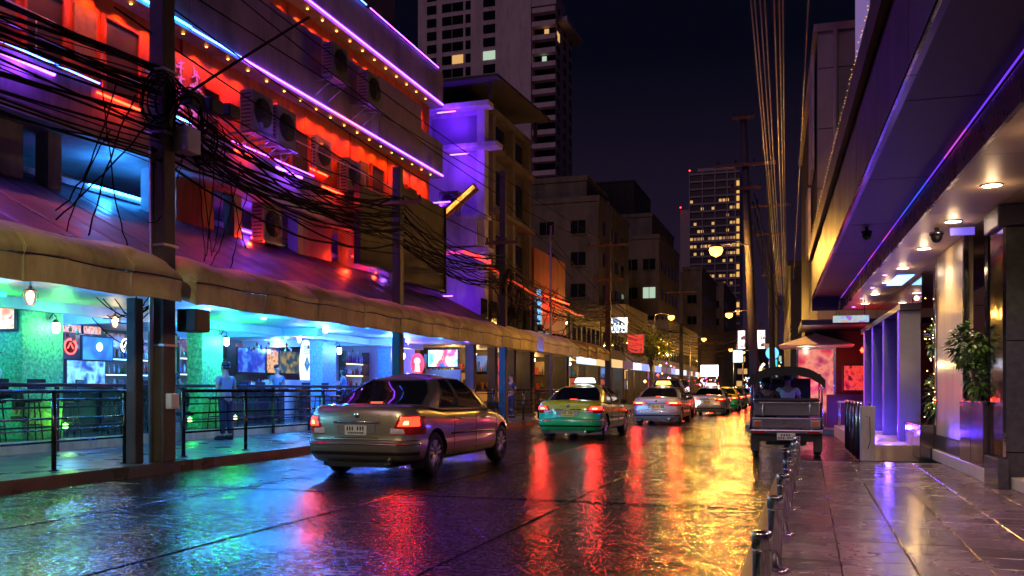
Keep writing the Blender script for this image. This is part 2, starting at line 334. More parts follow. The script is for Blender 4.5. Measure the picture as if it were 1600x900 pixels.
# lower open storey: columns and pieces of wall
for i, y in enumerate((10.3, 12.7, 15.4, 18.2, 21.0, 23.7, 26.5, 29.3)):
    P1('column', slabM, BB, -13.25, -12.95, y, y+.3, 3.6, 5.95)
for y, w_, m_ in ((11.0, 1.2, slabM), (16.2, 1.3, redw), (21.4, 1.5, mauve), (24.1, 1.9, redw), (27, 2.0, mauve)):
    P1('low_wall', m_, BB, -13.15, -13.0, y, y+w_, 4.0, 5.93)
for y in (13.4, 18.6, 19.6): f = P1('window_frame', M('grey_frame', (.12, .12, .13), .4), BB, -15.14, -15.09, y, y+.8, 4.6, 5.7); P1('window', M('dark_glass', (.01, .012, .016), .05), f, -15.09, -15.07, y+.06, y+.74, 4.66, 5.64)
# neon strips along the slab edges
def strip(y0, y1, z, col, x=-12.44, seg=1.2, r=.022):
    k = max(1, round((y1-y0)/seg)); l = (y1-y0)/k
    for i in range(k):
        MB().tube([(x, y0+i*l+.02, z), (x, y0+(i+1)*l-.02, z)], r, 6).build('neon_tube', neon[col], BB)
strip(5, 9, 8.99, 'g', seg=2); strip(9.2, 13.0, 8.99, 'b', seg=2); strip(13.0, 16.0, 9.02, 'c', seg=1.5); strip(16, 17.8, 9.0, 'b'); strip(17.8, 22, 9.0, 'v'); strip(22, 23.8, 9.0, 'p'); strip(23.8, 29.9, 9.0, 'v', seg=1.5)
strip(14, 29.9, 11.56, 'v', seg=2); strip(20, 24.0, 12.76, 'b', seg=2, r=.016); strip(24.2, 29.5, 12.76, 'v', seg=2, r=.014)
strip(9.0, 12.35, 6.8, 'v', seg=1.15, r=.035); strip(9.2, 13.4, 6.98, 'b', r=.014); strip(15.2, 16.1, 6.98, 'c', r=.015)
strip(13.3, 14.45, 6.8, 'r'); strip(17.5, 18.4, 6.8, 'r'); strip(19.2, 20.4, 6.8, 'v', r=.03); strip(21.4, 22.6, 6.8, 'r'); strip(21.4, 22.5, 7.35, 'r', x=-12.88); strip(23.4, 24.2, 6.8, 'r', r=.015); strip(17.4, 21.0, 6.98, 'v', r=.012)
strip(14.1, 16.2, 5.33, 'c', x=-13.38, seg=1.05, r=.03); strip(18.5, 20.5, 5.28, 'v', x=-13.38, r=.014); strip(24.8, 29.0, 5.28, 'v', x=-13.38, r=.02)
for y, c, p in ((14.6, (.03, .28, 1), 70), (15.7, (.03, .28, 1), 70), (19.4, (.2, .05, 1), 30), (25.6, (.16, .03, 1), 40), (28.0, (.16, .03, 1), 40)): lamp('tube_light', 'POINT', (-13.2, y, 5.5), p, c, BB, .08)
for y, c, p in ((9.6, (.25, .05, 1), 30), (11.6, (.25, .05, 1), 30), (13.9, (1, .03, .01), 16), (17.95, (1, .03, .01), 12), (19.8, (.25, .05, 1), 30), (22, (1, .03, .01), 14)): lamp('tube_light', 'POINT', (-12.3, y, 6.72), p, c, BB, .05)
# recessed red downlights
for z, ya, yb in ((8.93, 8.2, 29.6), (11.48, 14, 29.6)):
    y = ya
    while y < yb:
        d = MB(); d.lathe([(.028, z-.012), (.024, z-.02), (0, z-.02)], (-12.66, y, 0), 10); d.build('downlight', E('downlight_glow', (1, .30, .05), 16), BB)
        lamp('downlight_beam', 'SPOT', (-12.66, y, z-.05), 135, (1, .13, .004), BB, .015, 100, (-.24, 0, -1))
        y += .78
for (x, y, z, p, c) in ((-12.8, 18.7, 5.0, 40, RD), (-12.6, 23.4, 5.2, 75, RD), (-12.7, 26.0, 5.2, 22, VI), (-13.2, 13.0, 5.2, 14, VI), (-12.6, 24.9, 4.9, 30, RD), (-13.0, 10.6, 5.3, 12, BL)):
    l = lamp('bay_lamp', 'POINT', (x, y, z), p, c, BB, .05); MB().lathe([(0, z-.03), (.03, z), (0, z+.03)], (x, y, 0), 8).build('bay_bulb', neon['r' if c is RD else 'v'], BB)
# balcony railings
railM = M('balcony_steel', (.3, .28, .33), .3, .8)
bal = wthing('balcony_railing', 'thin steel balcony railing along the red second storey of the bar building', 'railing', (-12.5, 16, 6.93))
for z in (7.72, 7.35): MB().tube([(-12.5, Y0, z), (-12.5, Y1, z)], .016 if z > 7.5 else .009, 6).build('rail', railM, bal)
y = 3.0
while y < 30: MB().tube([(-12.5, y, 6.93), (-12.5, y, 7.72)], .014, 6).build('post', railM, bal); y += 1.5
# sloping sheet roof over the pavement bar
roofM = M('roof_sheet', (.035, .042, .07), .4, .1, .35, 1.2, .3, 9, dirt=.5, rvar=.12)
RF = wthing('lean_to_roof', 'sloping sheet roof between the tan awnings and the bar building front', 'roof', (-12, 16, 3.5))
y = 3.0
while y < 29.4:
    rows = []
    for k in range(9):
        yy = y+k*.117; h = .022 if k % 2 else 0
        rows.append([(-13.48, yy, 5.22+h), (-12.4, yy, 4.66+h+rnd(-.01, .01)), (-11.3, yy, 4.09+h+rnd(-.01, .01)), (-10.25, yy, 3.55+h)])
    g = MB(); g.sheet(rows, (0, 0, -.03)); g.build('roof_sheet', roofM, RF); y += .955
P1('flashing', slabM, RF, -13.5, -13.42, 3, 29.5, 5.24, 5.36)
# tan awnings
canvas = M('tan_canvas', (.52, .45, .2), .6, 0, .28, 1.6, .9, 7, dirt=.45)
def awning(label, y0, y1, zb, mat, x0=-9.3, round0=False, round1=True, piece=1.9):
    t = wthing('awning', label, 'awning', (x0-.5, (y0+y1)/2, zb), 'canvas awnings over the left pavement')
    prof = [(0, 0), (.01, .08), (.0, .17), (.01, .26), (.02, .33)]; top = [(.02, .345), (.035, .39), (.033, .44), (.01, .49), (-.03, .54), (-.08, .59), (-.15, .64), (-.24, .69), (-.35, .73), (-.5, .78), (-.75, .84), (-1.1, .88)]
    def ring(y, pr, ph):
        r = []; e0 = min(1, max(0, (y-y0)/.45)) if round0 else 1; e1 = min(1, max(0, (y1-y)/.5)) if round1 else 1; e = math.sqrt(1-(1-min(e0, e1))**2) if min(e0, e1) < 1 else 1
        for (dx, dz) in pr:
            up = max(0, dz-.34); dz = min(dz, .34)+up*(.12+.88*e)
            sag = .022*math.sin((y-y0)/piece*math.pi*2)*(1 if dz > .3 else .5)
            w = noise.noise((y*.9, dz*2.5+ph, 1.3))*.05+(.5-abs(noise.noise((y*.8+dz*3.2, dz*4.5, ph)))*2)*.045+(.5-abs(noise.noise((y*2.2-dz*5.5, dz*3.5, ph+9)))*2)*.028
            d2 = abs(((y-y0) % piece)-piece/2)/piece*2          # folds gather at the seams
            r.append((x0+dx+w*(.45+.6*up*4 if dz > .3 else .7), y, zb+dz+sag-.02*(d2**6)))
        return r
    for pr, nm, ph in ((prof, 'valance', 0), (top, 'hood', 4)):
        y = y0
        while y < y1-.05:
            yb = min(y+piece, y1); 
            if y1-yb < .4: yb = y1
            k = max(3, int((yb-y)/.05)); rows = [ring(y+(yb-y-.01)*i/k, pr, ph) for i in range(k+1)]
            g = MB(); g.sheet(rows, (-.012, 0, -.004)); g.build(nm, mat, t); y = yb
    g = MB(); g.tube([(x0+.025, y0+(y1-y0)*i/60, zb+.337+.011*math.sin((y1-y0)*i/60/piece*2*math.pi)) for i in range(61)], .012, 6); g.build('seam_rail', black, t)
    y = y0
    while y < y1-.3:
        g = MB(); g.tube([(p[0]+.006, p[1], p[2]+.004) for p in ring(y+.02, prof, 0)+ring(y+.02, top, 4)[:9]], .008, 5); g.build('seam', mat, t); y += piece
    g = MB(); g.tube([ring(y0+(y1-y0)*i/120, prof[:1], 0)[0] for i in range(121)], .011, 5); g.build('hem', mat, t)
    for y in (y0, y1):
        g = MB(); pts = [(p[0], p[2]) for p in ring(y, prof+top, 0)]+[(x0-1.1, zb+.3), (x0-.05, zb)]; g.prism(pts, 1, y-.006, y+.006); g.build('end_cap', mat, t)
    k = y0+.2
    while k < y1: MB().tube([(x0-.03, k, zb+.32), (x0-.5, k, zb+.5), (x0-3.2, k, zb+.62)], .014, 6).build('awning_arm', black, t); k += 1.9
    return t
awning('tan canvas awning at the left edge, ending at the near utility pole', 3.0, 11.7, 2.69, canvas)
awning('long tan canvas awning over the blue lit bar, right of the near utility pole', 12.05, 31.2, 2.69, canvas, round0=True)
awning('short cream awning lit white, before the thin steel pole', 33.0, 38.6, 2.76, M('cream_canvas', (.8, .72, .66), .6, 0, .2, 1.5, .2, 60, dirt=.3), x0=-9.6, round0=False)
awning('faded cream awning behind the thin steel pole', 39.2, 46.5, 2.8, M('yellow_canvas', (.5, .36, .16), .6, 0, .2, 1.5, .2, 60, dirt=.3), x0=-9.8, round0=False)
# blank billboards
bbM = M('billboard_back', (.055, .042, .032), .6, 0, .25, 1, .2, 6, dirt=.4)
def panel_px(name, label, x, y0, y1, za, zb, zt0, zt1):
    t = wthing(name, label, 'billboard', (x, (y0+y1)/2, za))
    g = MB(); g.prism([(y0, za), (y1, za), (y1, zt1), (y0, zt0)], 0, x-.06, x+.06); g.build('board', bbM, t)
    for y in (y0, y1-.06): MB().bx(x-.1, x+.1, y-.03, y+.05, za-.1, min(zt0, zt1)+.05).build('frame', black, t)
    for z in (za-.07, ): MB().bx(x-.1, x+.1, y0, y1, z, z+.06).build('frame', black, t)
    return t
panel_px('billboard', 'dark blank billboard left of the second utility pole', -12.0, 22.6, 25.3, 4.95, 0, 7.05, 7.05)
panel_px('billboard', 'dark blank billboard right of the second utility pole', -12.0, 25.4, 28.9, 4.75, 0, 7.6, 7.6)
# ------------------------------------------------------------ air conditioners
acM = M('ac_casing', (.17, .16, .18), .45, .2, .15, dirt=.35)
def ac_unit():
    t = thing('air_conditioner', 'x', 'air conditioner', (0, 0, 0), 0, 'outdoor air conditioner units on the bar building'); g = MB()
    g.bx(-.17, .17, -.42, .42, 0, .92); g.build('casing', acM, t, bevel=.015)
    g = MB()
    for r in (.33, .25, .17, .09):
        pts = [(.19, r*math.cos(a*math.pi/12), .47+r*math.sin(a*math.pi/12)) for a in range(25)]; g.tube(pts, .007, 5, cap=False)
    for a in range(6): c, s_ = math.cos(a*math.pi/6), math.sin(a*math.pi/6); g.tube([(.19, -.34*c, .47-.34*s_), (.19, .34*c, .47+.34*s_)], .006, 5)
    g.build('fan_grille', black, t)
    g = MB(); g.lathe([(.34, .171), (.34, .176), (0, .176)], (0, 0, .47), 20, ax=0); g.build('fan_opening', blackp, t)
    g = MB()
    for a in range(4):
        q = Matrix.Rotation(a*math.pi/2, 3, 'X')@Matrix.Rotation(.5, 3, 'Z'); g.rb((.182, .16*math.cos(a*math.pi/2), .47+.16*math.sin(a*math.pi/2)), (.002, .12, .05), Matrix.Rotation(a*math.pi/2, 3, 'X'))
    g.lathe([(.05, .178), (.04, .19), (0, .19)], (0, 0, .47), 12, ax=0); g.build('fan', blackp, t)
    g = MB()
    for i in range(9): g.bx(-.13, .13, -.428, -.42, .08+i*.09, .12+i*.09)
    g.build('louvre', blackp, t)
    g = MB()
    for y in (-.35, .3): g.bx(-.55, .22, y, y+.05, -.06, -.003); g.tube([(-.5, y+.02, -.5), (.15, y+.02, -.06)], .015, 6)
    g.bx(.18, .22, -.45, .45, -.06, -.003); g.build('bracket', railM, t)
    return t
AC = ac_unit()
acs = [(-12.15, 17.95, 7.25, 'violet lit air conditioner, left one of the pair hung on the balcony railing'), (-12.15, 18.95, 7.2, 'violet lit air conditioner, right one of the pair hung on the balcony railing'),
       (-12.1, 21.5, 9.65, 'air conditioner high on the third storey parapet, left one of two'), (-12.1, 23.5, 9.55, 'air conditioner high on the third storey parapet, right one of two'),
       (-12.95, 22.1, 7.4, 'red lit air conditioner above the twin red tubes'), (-12.75, 23.5, 7.1, 'red lit air conditioner beside the left blank billboard'),
       (-12.9, 19.5, 5.0, 'air conditioner in the open lower storey above the sloping roof')]
for i, (x, y, z, lb) in enumerate(acs):
    o = AC if i == 0 else tree_copy(AC); o.location = (x, y, z); o['label'] = lb
lamp('bay_lamp', 'POINT', (-11.7, 18.2, 7.0), 18, VI, BB, .06)
# violet sign with upright lettering on the red wall
t = wthing('banner', 'upright red banner with violet glyphs on the red wall, right of the near pole', 'banner', (-13.3, 17, 7)); y0 = 16.5
P1('cloth', M('red_cloth', (.4, .05, .04), .6), t, -12.86, -12.85, 15.9, 17.0, 6.85, 8.55)
g = MB()
for c in range(2):
    for r_ in range(5):
        yc = 16.15+c*.5; zc = 8.3-r_*.31
        for k in range(5):
            a = rnd(0, 3.14) if k > 1 else (0 if k else 1.57); q = Matrix.Rotation(a, 3, 'X'); g.rb((-12.84, yc+rnd(-.08, .08), zc+rnd(-.08, .08)), (.006, rnd(.06, .16), .014), q)
g.build('glyphs', E('glyph_violet', (.75, .12, .6), .9), t)['kind'] = 'stuff'
# slanting gold-lit sign board at the end of the bar building
t = wthing('sign_board', 'slanting board lit gold, sticking out at the end of the bar building', 'sign', (-12, 30.2, 7.5))
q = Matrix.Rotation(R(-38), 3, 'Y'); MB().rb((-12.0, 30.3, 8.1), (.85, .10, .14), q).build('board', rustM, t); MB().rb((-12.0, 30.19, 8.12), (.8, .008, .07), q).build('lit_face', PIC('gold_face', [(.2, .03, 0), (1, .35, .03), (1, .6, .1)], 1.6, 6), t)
# ------------------------------------------------------------ the open bar on the ground floor
floorM = M('bar_floor', (.035, .035, .035), .25, 0, .3, 2); mosaic = M('mosaic_render', (.42, .5, .45), .35, 0, .65, 16, 1.0, 26)
ceilM = M('bar_ceiling', (.5, .54, .6), .5, 0, .12, 1, dirt=.15)
OB = wthing('open_bar', 'open fronted bar with mosaic columns, lit green at left and blue at right', 'bar', (-16, 18, .15))
P1('floor', floorM, OB, -19.5, -13.5, 2, 32, -.1, .36); P1('plinth', M('plinth_lit_yellow', (.5, .5, .22), .5, dirt=.5), OB, -13.5, -13.44, 2, 32, .15, .37)  # yellow lamplight is put into the plinth colour
y = 2
while y < 31: P1('ceiling_panel', ceilM, OB, -19.5, -10.5, y, min(32, y+1.985), 3.05, 3.12); y += 2
for y in (5.2, 10.8, 16.5, 22.1, 27.6): P1('beam', ceilM, OB, -19.4, -13.0, y, y+.28, 2.82, 3.045)
P1('beam', ceilM, OB, -14.35, -14.15, 2, 32, 2.84, 3.047)
P1('back_wall', M('bar_back_wall', (.12, .10, .10), .5, dirt=.4), OB, -19.5, -19.3, 2, 32, .36, 3.05); P1('side_wall', ceilM, OB, -19.3, -14.5, 31.9, 32, .36, 3.05)
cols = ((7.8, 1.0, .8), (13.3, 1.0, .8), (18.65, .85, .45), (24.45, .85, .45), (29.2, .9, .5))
for y, w_, d_ in cols: P1('column', M('green_lit_mosaic', (.16, .55, .22), .35, 0, .65, 16, 1.0, 26) if y < 20 else M('blue_lit_mosaic', (.12, .26, .6), .35, 0, .65, 16, 1.0, 26), OB, -14.2-d_, -14.2, y, y+w_, .36, 2.83, bevel=.015)  # green and blue of the lamplight are put into the mosaic colour
GR = (.01, 1, .12); WB = (.05, .33, 1); TL = (.05, .85, .75)
for (y, x, c, p) in ((9.2, -15.6, GR, 14), (12.4, -13.7, GR, 14), (12.0, -16.5, (.05, .55, 1), 50), (10.6, -14.6, (.05, .5, 1), 36), (13.2, -16.8, (.1, .3, 1), 50), (15.4, -15.6, WB, 60), (16.2, -12.2, (.1, .35, 1), 26), (17.9, -13.8, GR, 14), (18.6, -12.4, (.03, .35, 1), 40), (20.6, -15.8, (.02, .28, 1), 90), (21.5, -12.6, (.03, .22, 1), 90), (23.6, -13.6, BL, 95), (25.6, -16.2, (.02, .3, 1), 90), (26.6, -12.8, BL, 95), (28.3, -13.6, (.12, .2, 1), 55), (30.6, -14.2, (.3, .15, 1), 45), (10.5, -12.0, (.12, .4, 1), 30), (6.5, -13, (.2, .7, 1), 50), (17.8, -17.5, BL, 60), (23, -17.8, (.1, .35, 1), 50), (27.5, -17.8, (.15, .4, 1), 45)):
    MB().lathe([(.07, 3.045), (.07, 3.0), (.05, 2.985), (0, 2.985)], (x, y, 0), 12).build('ceiling_lamp', E('lamp_%d%d%d' % tuple(int(9*k) for k in c), c, 12), OB)
    lamp('bar_lamp', 'POINT', (x, y, 2.72), p*(2.6 if c[2] > .9 else 1.3), c, OB, .09)
for (y, c, p) in ((9.0, (.05, .3, 1), 70), (12.9, (.03, .25, 1), 80), (15.0, (.06, .25, 1), 80), (16.6, (.01, .12, 1), 90), (20.4, (.01, .14, 1), 120), (22.0, (.01, .10, 1), 130), (24.5, (.02, .16, 1), 120), (27.2, (.01, .08, 1), 120), (29.6, (.12, .04, 1), 90)):
    MB().lathe([(.09, 3.045), (.09, 3.0), (.06, 2.98), (0, 2.98)], (-11.4, y, 0), 12).build('flood_lamp', E('flood_%d' % int(c[1]*100), c, 10), OB); lamp('flood_light', 'POINT', (-11.4, y, 2.86), p, c, OB, .08)
for y0_, y1_ in ((6, 13.2), (14.4, 18.5), (19.6, 24.3), (25.4, 29.1)): P1('dark_partition', M('partition_dark', (.025, .02, .02), .4), OB, -15.6, -15.45, y0_, y1_, .36, 1.3); P1('partition_top', wood, OB, -15.75, -15.3, y0_, y1_, 1.3, 1.35)  # dark partition added to darken the view behind the stools
# under-counter green glow lamps
for (y, c, p) in ((9, (.3, 1, .1), 8), (12.2, (.35, 1, .1), 12), (14.2, (.35, 1, .1), 8), (18.0, GR, 10), (19.8, GR, 5)):
    MB().lathe([(0, .5), (.05, .55), (.05, .62), (0, .66)], (-14.05, y, 0), 10).build('low_lamp', E('low_lamp_green', (.3, 1, .2), 6), OB); lamp('low_lamp_light', 'POINT', (-13.95, y, .75), p, c, OB, .06)
# street-side counter
CT = wthing('bar_counter', 'long black drinking counter along the open side of the bar', 'counter', (-13.3, 18, .36))
y = 4
while y < 31: P1('counter_top', black, CT, -13.65, -13.12, y, y+2.68, 1.36, 1.43, bevel=.01); y += 2.7
y = 4.3
while y < 31: P1('leg', black, CT, -13.42, -13.36, y, y+.06, .15, 1.36); y += 1.8
for z in (.62, .98): MB().tube([(-13.38, 4, z), (-13.38, 30.8, z)], .02, 6).build('foot_rail', black, CT)
# bar stools
st = thing('bar_stool', 'x', 'stool', (0, 0, 0), 0, 'black bar stools at the street counter')
MB().lathe([(.17, .70), (.185, .72), (.185, .76), (.15, .775), (0, .78)], n=14).build('seat', blackp, st)
for i in range(4):
    c, s_ = math.cos(.785+i*1.571), math.sin(.785+i*1.571); MB().tube([(.13*c, .13*s_, .71), (.2*c, .2*s_, 0)], .014, 6).build('leg', black, st)
g = MB(); g.tube([(.17*math.cos(a*math.pi/8), .17*math.sin(a*math.pi/8), .28) for a in range(17)], .010, 5); g.build('foot_ring', black, st)
g = MB(); g.prism([(-.16, .95), (.16, .95), (.17, 1.15), (-.17, 1.15)], 0, -.2, -.17); g.tube([(-.13, -.12, .74), (-.185, -.14, 1.12)], .011, 5); g.tube([(-.13, .12, .74), (-.185, .14, 1.12)], .011, 5); g.build('backrest', blackp, st)
k = 0
for y in [7.1, 8.9, 9.8, 10.7, 11.6, 12.5, 13.4, 14.3, 15.4, 16.3, 18.9, 19.8, 20.7, 21.6, 22.9, 24.0, 25.0, 26.2, 27.4]:
    k += 1; o = st if k == 1 else tree_copy(st); o.location = (-14.0+rnd(-.08, .05), y, .36); o.rotation_euler.z = math.pi+rnd(-.5, .5); o['label'] = 'black low backed bar stool, '+['leftmost of the counter row', 'second from the left of the counter row', 'third from the left of the counter row', 'in front of the left green column base', 'fifth from the left of the counter row', 'before the cap wearer', 'right of the cap wearer', 'under the left televisions', 'just left of the twin poles', 'behind the near utility pole', 'beside the second green column', 'right of the second green column', 'third right of the standing man', 'fourth right of the standing man', 'under the hanging bulb by the surfboard sign', 'in front of the seated barman', 'in front of the blue column', 'left of the long haired person', 'last of the row by the violet column'][k-1]
# pendants and wall lamps
warm = E('warm_bulb', (1, .62, .28), 18); coolb = E('cool_bulb', (.7, 1, .9), 14)
def pendant(x, y, z, label):
    t = wthing('pendant_lamp', label, 'pendant lamp', (x, y, z-.2), 'hanging lamps in the bar')
    MB().tube([(x, y, 3.05), (x, y, z+.11)], .008, 5).build('cord', black, t); MB().lathe([(.02, z+.14), (.03, z+.1), (.10, z+.07), (.11, z+.055)], (x, y, 0), 8).build('cap', rustM, t)
    MB().lathe([(.0, z-.16), (.03, z-.13), (.055, z-.05), (.06, z), (.03, z+.05), (0, z+.06)], (x, y, 0), 12).build('bulb', warm, t)
    g = MB()
    for i in range(6): a = i*math.pi/3; g.tube([(x+.1*math.cos(a), y+.1*math.sin(a), z+.06), (x+.11*math.cos(a), y+.11*math.sin(a), z-.02), (x+.04*math.cos(a), y+.04*math.sin(a), z-.17)], .006, 4)
    g.build('cage', rustM, t); lamp('pendant_light', 'POINT', (x, y, z-.25), 14, (1, .6, .3), t, .06)
pendant(-12, 11.4, 2.86, 'glowing cage pendant lamp in front of the left green column'); pendant(-14, 15.5, 2.80, 'glowing cage pendant lamp left of the near utility pole'); pendant(-14, 22.8, 2.82, 'glowing pendant lamp beside the white surfboard sign')
def wall_lamp(y, label, x=-14.13, z=2.55, lc=(.15, 1, .2), lp=34):
    t = wthing('wall_lamp', label, 'wall lamp', (x, y, z-.2), 'white lanterns on the bar columns')
    MB().tube([(x-.08, y, z+.15), (x+.02, y, z+.26), (x+.1, y, z+.2), (x+.1, y, z+.1)], .012, 6).build('arm', black, t)
    MB().lathe([(.03, z-.13), (.065, z-.1), (.07, z+.06), (.04, z+.09)], (x+.1, y, 0), 10).build('lantern', coolb, t)
    MB().lathe([(.085, z+.07), (.03, z+.14), (0, z+.15)], (x+.1, y, 0), 10).build('cap', black, t); lamp('column_tint_light', 'POINT', (x+.28, y, z), lp, lc, t, .06)  # coloured light added beside each white lantern to tint its column
wall_lamp(13.95, 'white lantern on the left green column'); wall_lamp(19.4, 'white lantern on the green column right of the near pole', lc=(.02, 1, .10), lp=110); wall_lamp(25.2, 'white lantern on the blue column', lc=(.03, .25, 1)); wall_lamp(29.9, 'white lantern on the violet lit column', lc=(.1, .12, 1))
# televisions and pictures
def screen(name, cat, label, c, w_, h_, face, mat, frame=.04, group=None):
    """flat lit panel; face 'x' looks to the street, 'y' looks to the camera"""
    x, y, z = c; t = wthing(name, label, cat, (x, y, z-h_/2), group); f = frame
    if face == 'x':
        MB().bx(x-.06, x, y-w_/2-f, y+w_/2+f, z-h_/2-f, z+h_/2+f).build('frame', blackp, t, bevel=.006); MB().bx(x+.001, x+.006, y-w_/2, y+w_/2, z-h_/2, z+h_/2).build('screen', mat, t)
    else:
        MB().bx(x-w_/2-f, x+w_/2+f, y, y+.06, z-h_/2-f, z+h_/2+f).build('frame', blackp, t, bevel=.006); MB().bx(x-w_/2, x+w_/2, y-.006, y-.001, z-h_/2, z+h_/2).build('screen', mat, t)
    return t
blueTV = PIC('blue_screen', [(.0, .01, .08), (.0, .06, .3), (.02, .3, .8)], 1.6, 1.2); brightTV = PIC('bright_screen', [(.02, .1, .3), (.1, .6, .9), (.9, 1, 1), (.7, .05, .05), (.02, .1, .5)], 2.0, 1.8, 3)
orangeP = PIC('orange_picture', [(.06, .01, .0), (.8, .25, .05), (1, .6, .3), (.3, .08, .02)], 1.0, 7, 5); redP = PIC('red_picture', [(.8, .04, .02), (1, .3, .1), (.9, .8, .6), (.5, .02, .02)], 1.6, 5, 9); darkP = PIC('dim_picture', [(.0, .03, .05), (.02, .1, .14), (.5, .35, .1)], .8, 4, 2)
screen('television', 'television', 'small television with a red and orange picture on the left green column', (-14.6, 13.2, 2.7), .62, .46, 'y', redP)
screen('television', 'television', 'blue television with a bright spot, high left of the near pole', (-18, 19.3, 2.40), 1.05, .6, 'x', blueTV)
MB().lathe([(.11, -17.99), (0, -17.985)], (0, 19.35, 2.45), 14, ax=0).build('white_spot', E('cyan_white', (.4, .95, 1), 10), bpy.data.objects['television.001'])
screen('television', 'television', 'wide low screen under the blue television', (-18, 18.9, 1.75), 1.3, .62, 'x', PIC('cool_screen', [(.0, .01, .08), (.01, .05, .3), (.2, .6, 1), (.0, .03, .2)], 1.8, 2.2, 7))
screen('television', 'television', 'large deep blue television behind the standing man', (-18, 26.3, 2.3), 1.55, .8, 'x', PIC('deep_blue_screen', [(.0, .01, .25), (.01, .03, .5), (.1, .4, .9)], 1.3, 2.5, 1))
screen('picture', 'picture', 'glowing amber picture between two dark screens', (-18, 27.55, 2.3), .7, .8, 'x', orangeP, .02)
screen('television', 'television', 'dark television right of the amber picture', (-18, 28.7, 2.3), 1.35, .8, 'x', darkP)
BT = screen('television', 'television', 'big bright television facing the street at the end of the bar', (-13.75, 33, 2.55), 1.25, .66, 'y', brightTV, .06)
MB().bx(-14.5, -13.0, 33.02, 33.1, .5, 2.1).build('board', M('grey_blue_board', (.15, .22, .28), .5), BT); lamp('screen_glow', 'POINT', (-13.7, 32.6, 2.3), 12, (.5, .8, 1), BT, .2)
k = 0
for y in (16.3, 17.0, 17.7, 18.4, 19.1): k += 1; screen('menu_board', 'menu board', ['leftmost', 'second', 'middle', 'fourth', 'rightmost'][k-1]+' of five amber menu boards left of the near pole', (-18.0, y, 2.88), .6, .2, 'x', orangeP, .012, 'amber menu boards at the back of the bar')
# oval red sign, surfboard sign
t = wthing('oval_sign', 'upright oval red sign with a pale figure, left of the big television', 'sign', (-14.2, 31.6, 1.8)); g = MB()
g.prism([(-14.2+.26*math.cos(a*math.pi/12), 2.28+.43*math.sin(a*math.pi/12)) for a in range(24)], 1, 31.55, 31.62); g.build('face', E('sign_red', (1, .03, .03), 2.2), t)
g = MB(); g.prism([(-14.2+.13*math.cos(a*math.pi/8), 2.4+.13*math.sin(a*math.pi/8)) for a in range(16)], 1, 31.53, 31.549); g.prism([(-14.32, 1.98), (-14.08, 1.98), (-14.12, 2.28), (-14.28, 2.28)], 1, 31.53, 31.549); g.build('figure', E('sign_pale', (1, .6, .55), 2), t)
t = wthing('surfboard_sign', 'tall white surfboard shaped sign with blue diamonds, beside the blue column', 'sign', (-16, 26.5, 1.3)); g = MB()
g.prism([(26.5+.36*math.copysign(abs(math.cos(a*math.pi/14))**.8, math.cos(a*math.pi/14)), 2.1+.88*math.sin(a*math.pi/14)) for a in range(28)], 0, -16.05, -15.98); g.build('board', E('board_white', (.75, .95, .95), 1.5), t)
g = MB()
for dy, dz in ((-.09, .05), (.09, .05), (0, .2), (0, -.08)): g.prism([(26.5+dy, 2.1+dz-.13), (26.5+dy+.08, 2.1+dz), (26.5+dy, 2.1+dz+.13), (26.5+dy-.08, 2.1+dz)], 0, -15.98, -15.972)
g.build('diamonds', E('diamond_blue', (.05, .3, .7), .8), t); g = MB()
for i in range(5): g.bx(-15.98, -15.972, 26.3, 26.7, 2.5+i*.06, 2.52+i*.06)
g.build('lettering', M('lettering_green', (.05, .3, .2)), t)
# bottle shelves at the back
bots = [M('bottle_green', (.03, .2, .06), .1), M('bottle_amber', (.35, .12, .02), .1), M('bottle_clear', (.6, .65, .7), .1), M('label_red', (.5, .04, .03), .4), M('label_white', (.75, .7, .6), .5), M('bottle_blue', (.05, .12, .5), .1)]
def shelf(label, x, y0, y1, zs, glow=None, nb=12):
    t = wthing('bottle_shelf', label, 'shelf', (x, (y0+y1)/2, zs[0]), 'bottle shelves at the back of the bar')
    for z in zs:
        MB().bx(x, x+.3, y0, y1, z, z+.03).build('shelf_board', wood, t); g = MB(); y = y0+.06
        while y < y1-.06:
            h = rnd(.16, .3); g.lathe([(.035, z+.03), (.037, z+.03+h*.6), (.012, z+.03+h*.8), (.013, z+.03+h)], (x+rnd(.08, .22), y, 0), 6, random.randrange(6)); y += rnd(.075, .12)
        b = g.build('bottles', bots, t); b['kind'] = 'stuff'
        if glow: MB().bx(x+.02, x+.05, y0, y1, z-.03, z-.012).build('shelf_light', glow, t)
    for y in (y0-.04, y1): MB().bx(x, x+.3, y, y+.04, zs[0]-.1, zs[-1]+.45).build('side', wood, t)
gw = E('shelf_glow_warm', (1, .6, .25), 7); gc = E('shelf_glow_cool', (.35, .75, 1), 7)
shelf('warm lit bottle shelf at the far left back of the bar', -19.0, 15.3, 18.0, (1.3, 1.75, 2.2), gw); shelf('violet bottle shelf behind the near pole', -19.0, 20.2, 22.4, (1.3, 1.75, 2.2), gc)
shelf('bright bottle shelf between the green column and the standing man', -18.6, 23.0, 25.3, (1.35, 1.8, 2.3), gc); shelf('low bottle shelf under the large blue television', -18.0, 25.4, 27.2, (1.35,), gw); shelf('bottle shelf right of the blue column', -17.0, 27.8, 29.3, (1.4, 1.85, 2.3), gc)
shelf('warm lit bottle shelf beside the violet lit column', -16.6, 29.8, 31.6, (1.4, 1.85, 2.3), gw)
MB().bx(-16.4, -15.9, 24.6, 29, .36, 1.62).build('x', white); o = bpy.data.objects['x']; o.name = 'serving_counter'; tag(o, 'white serving counter behind the seated barman', 'counter')
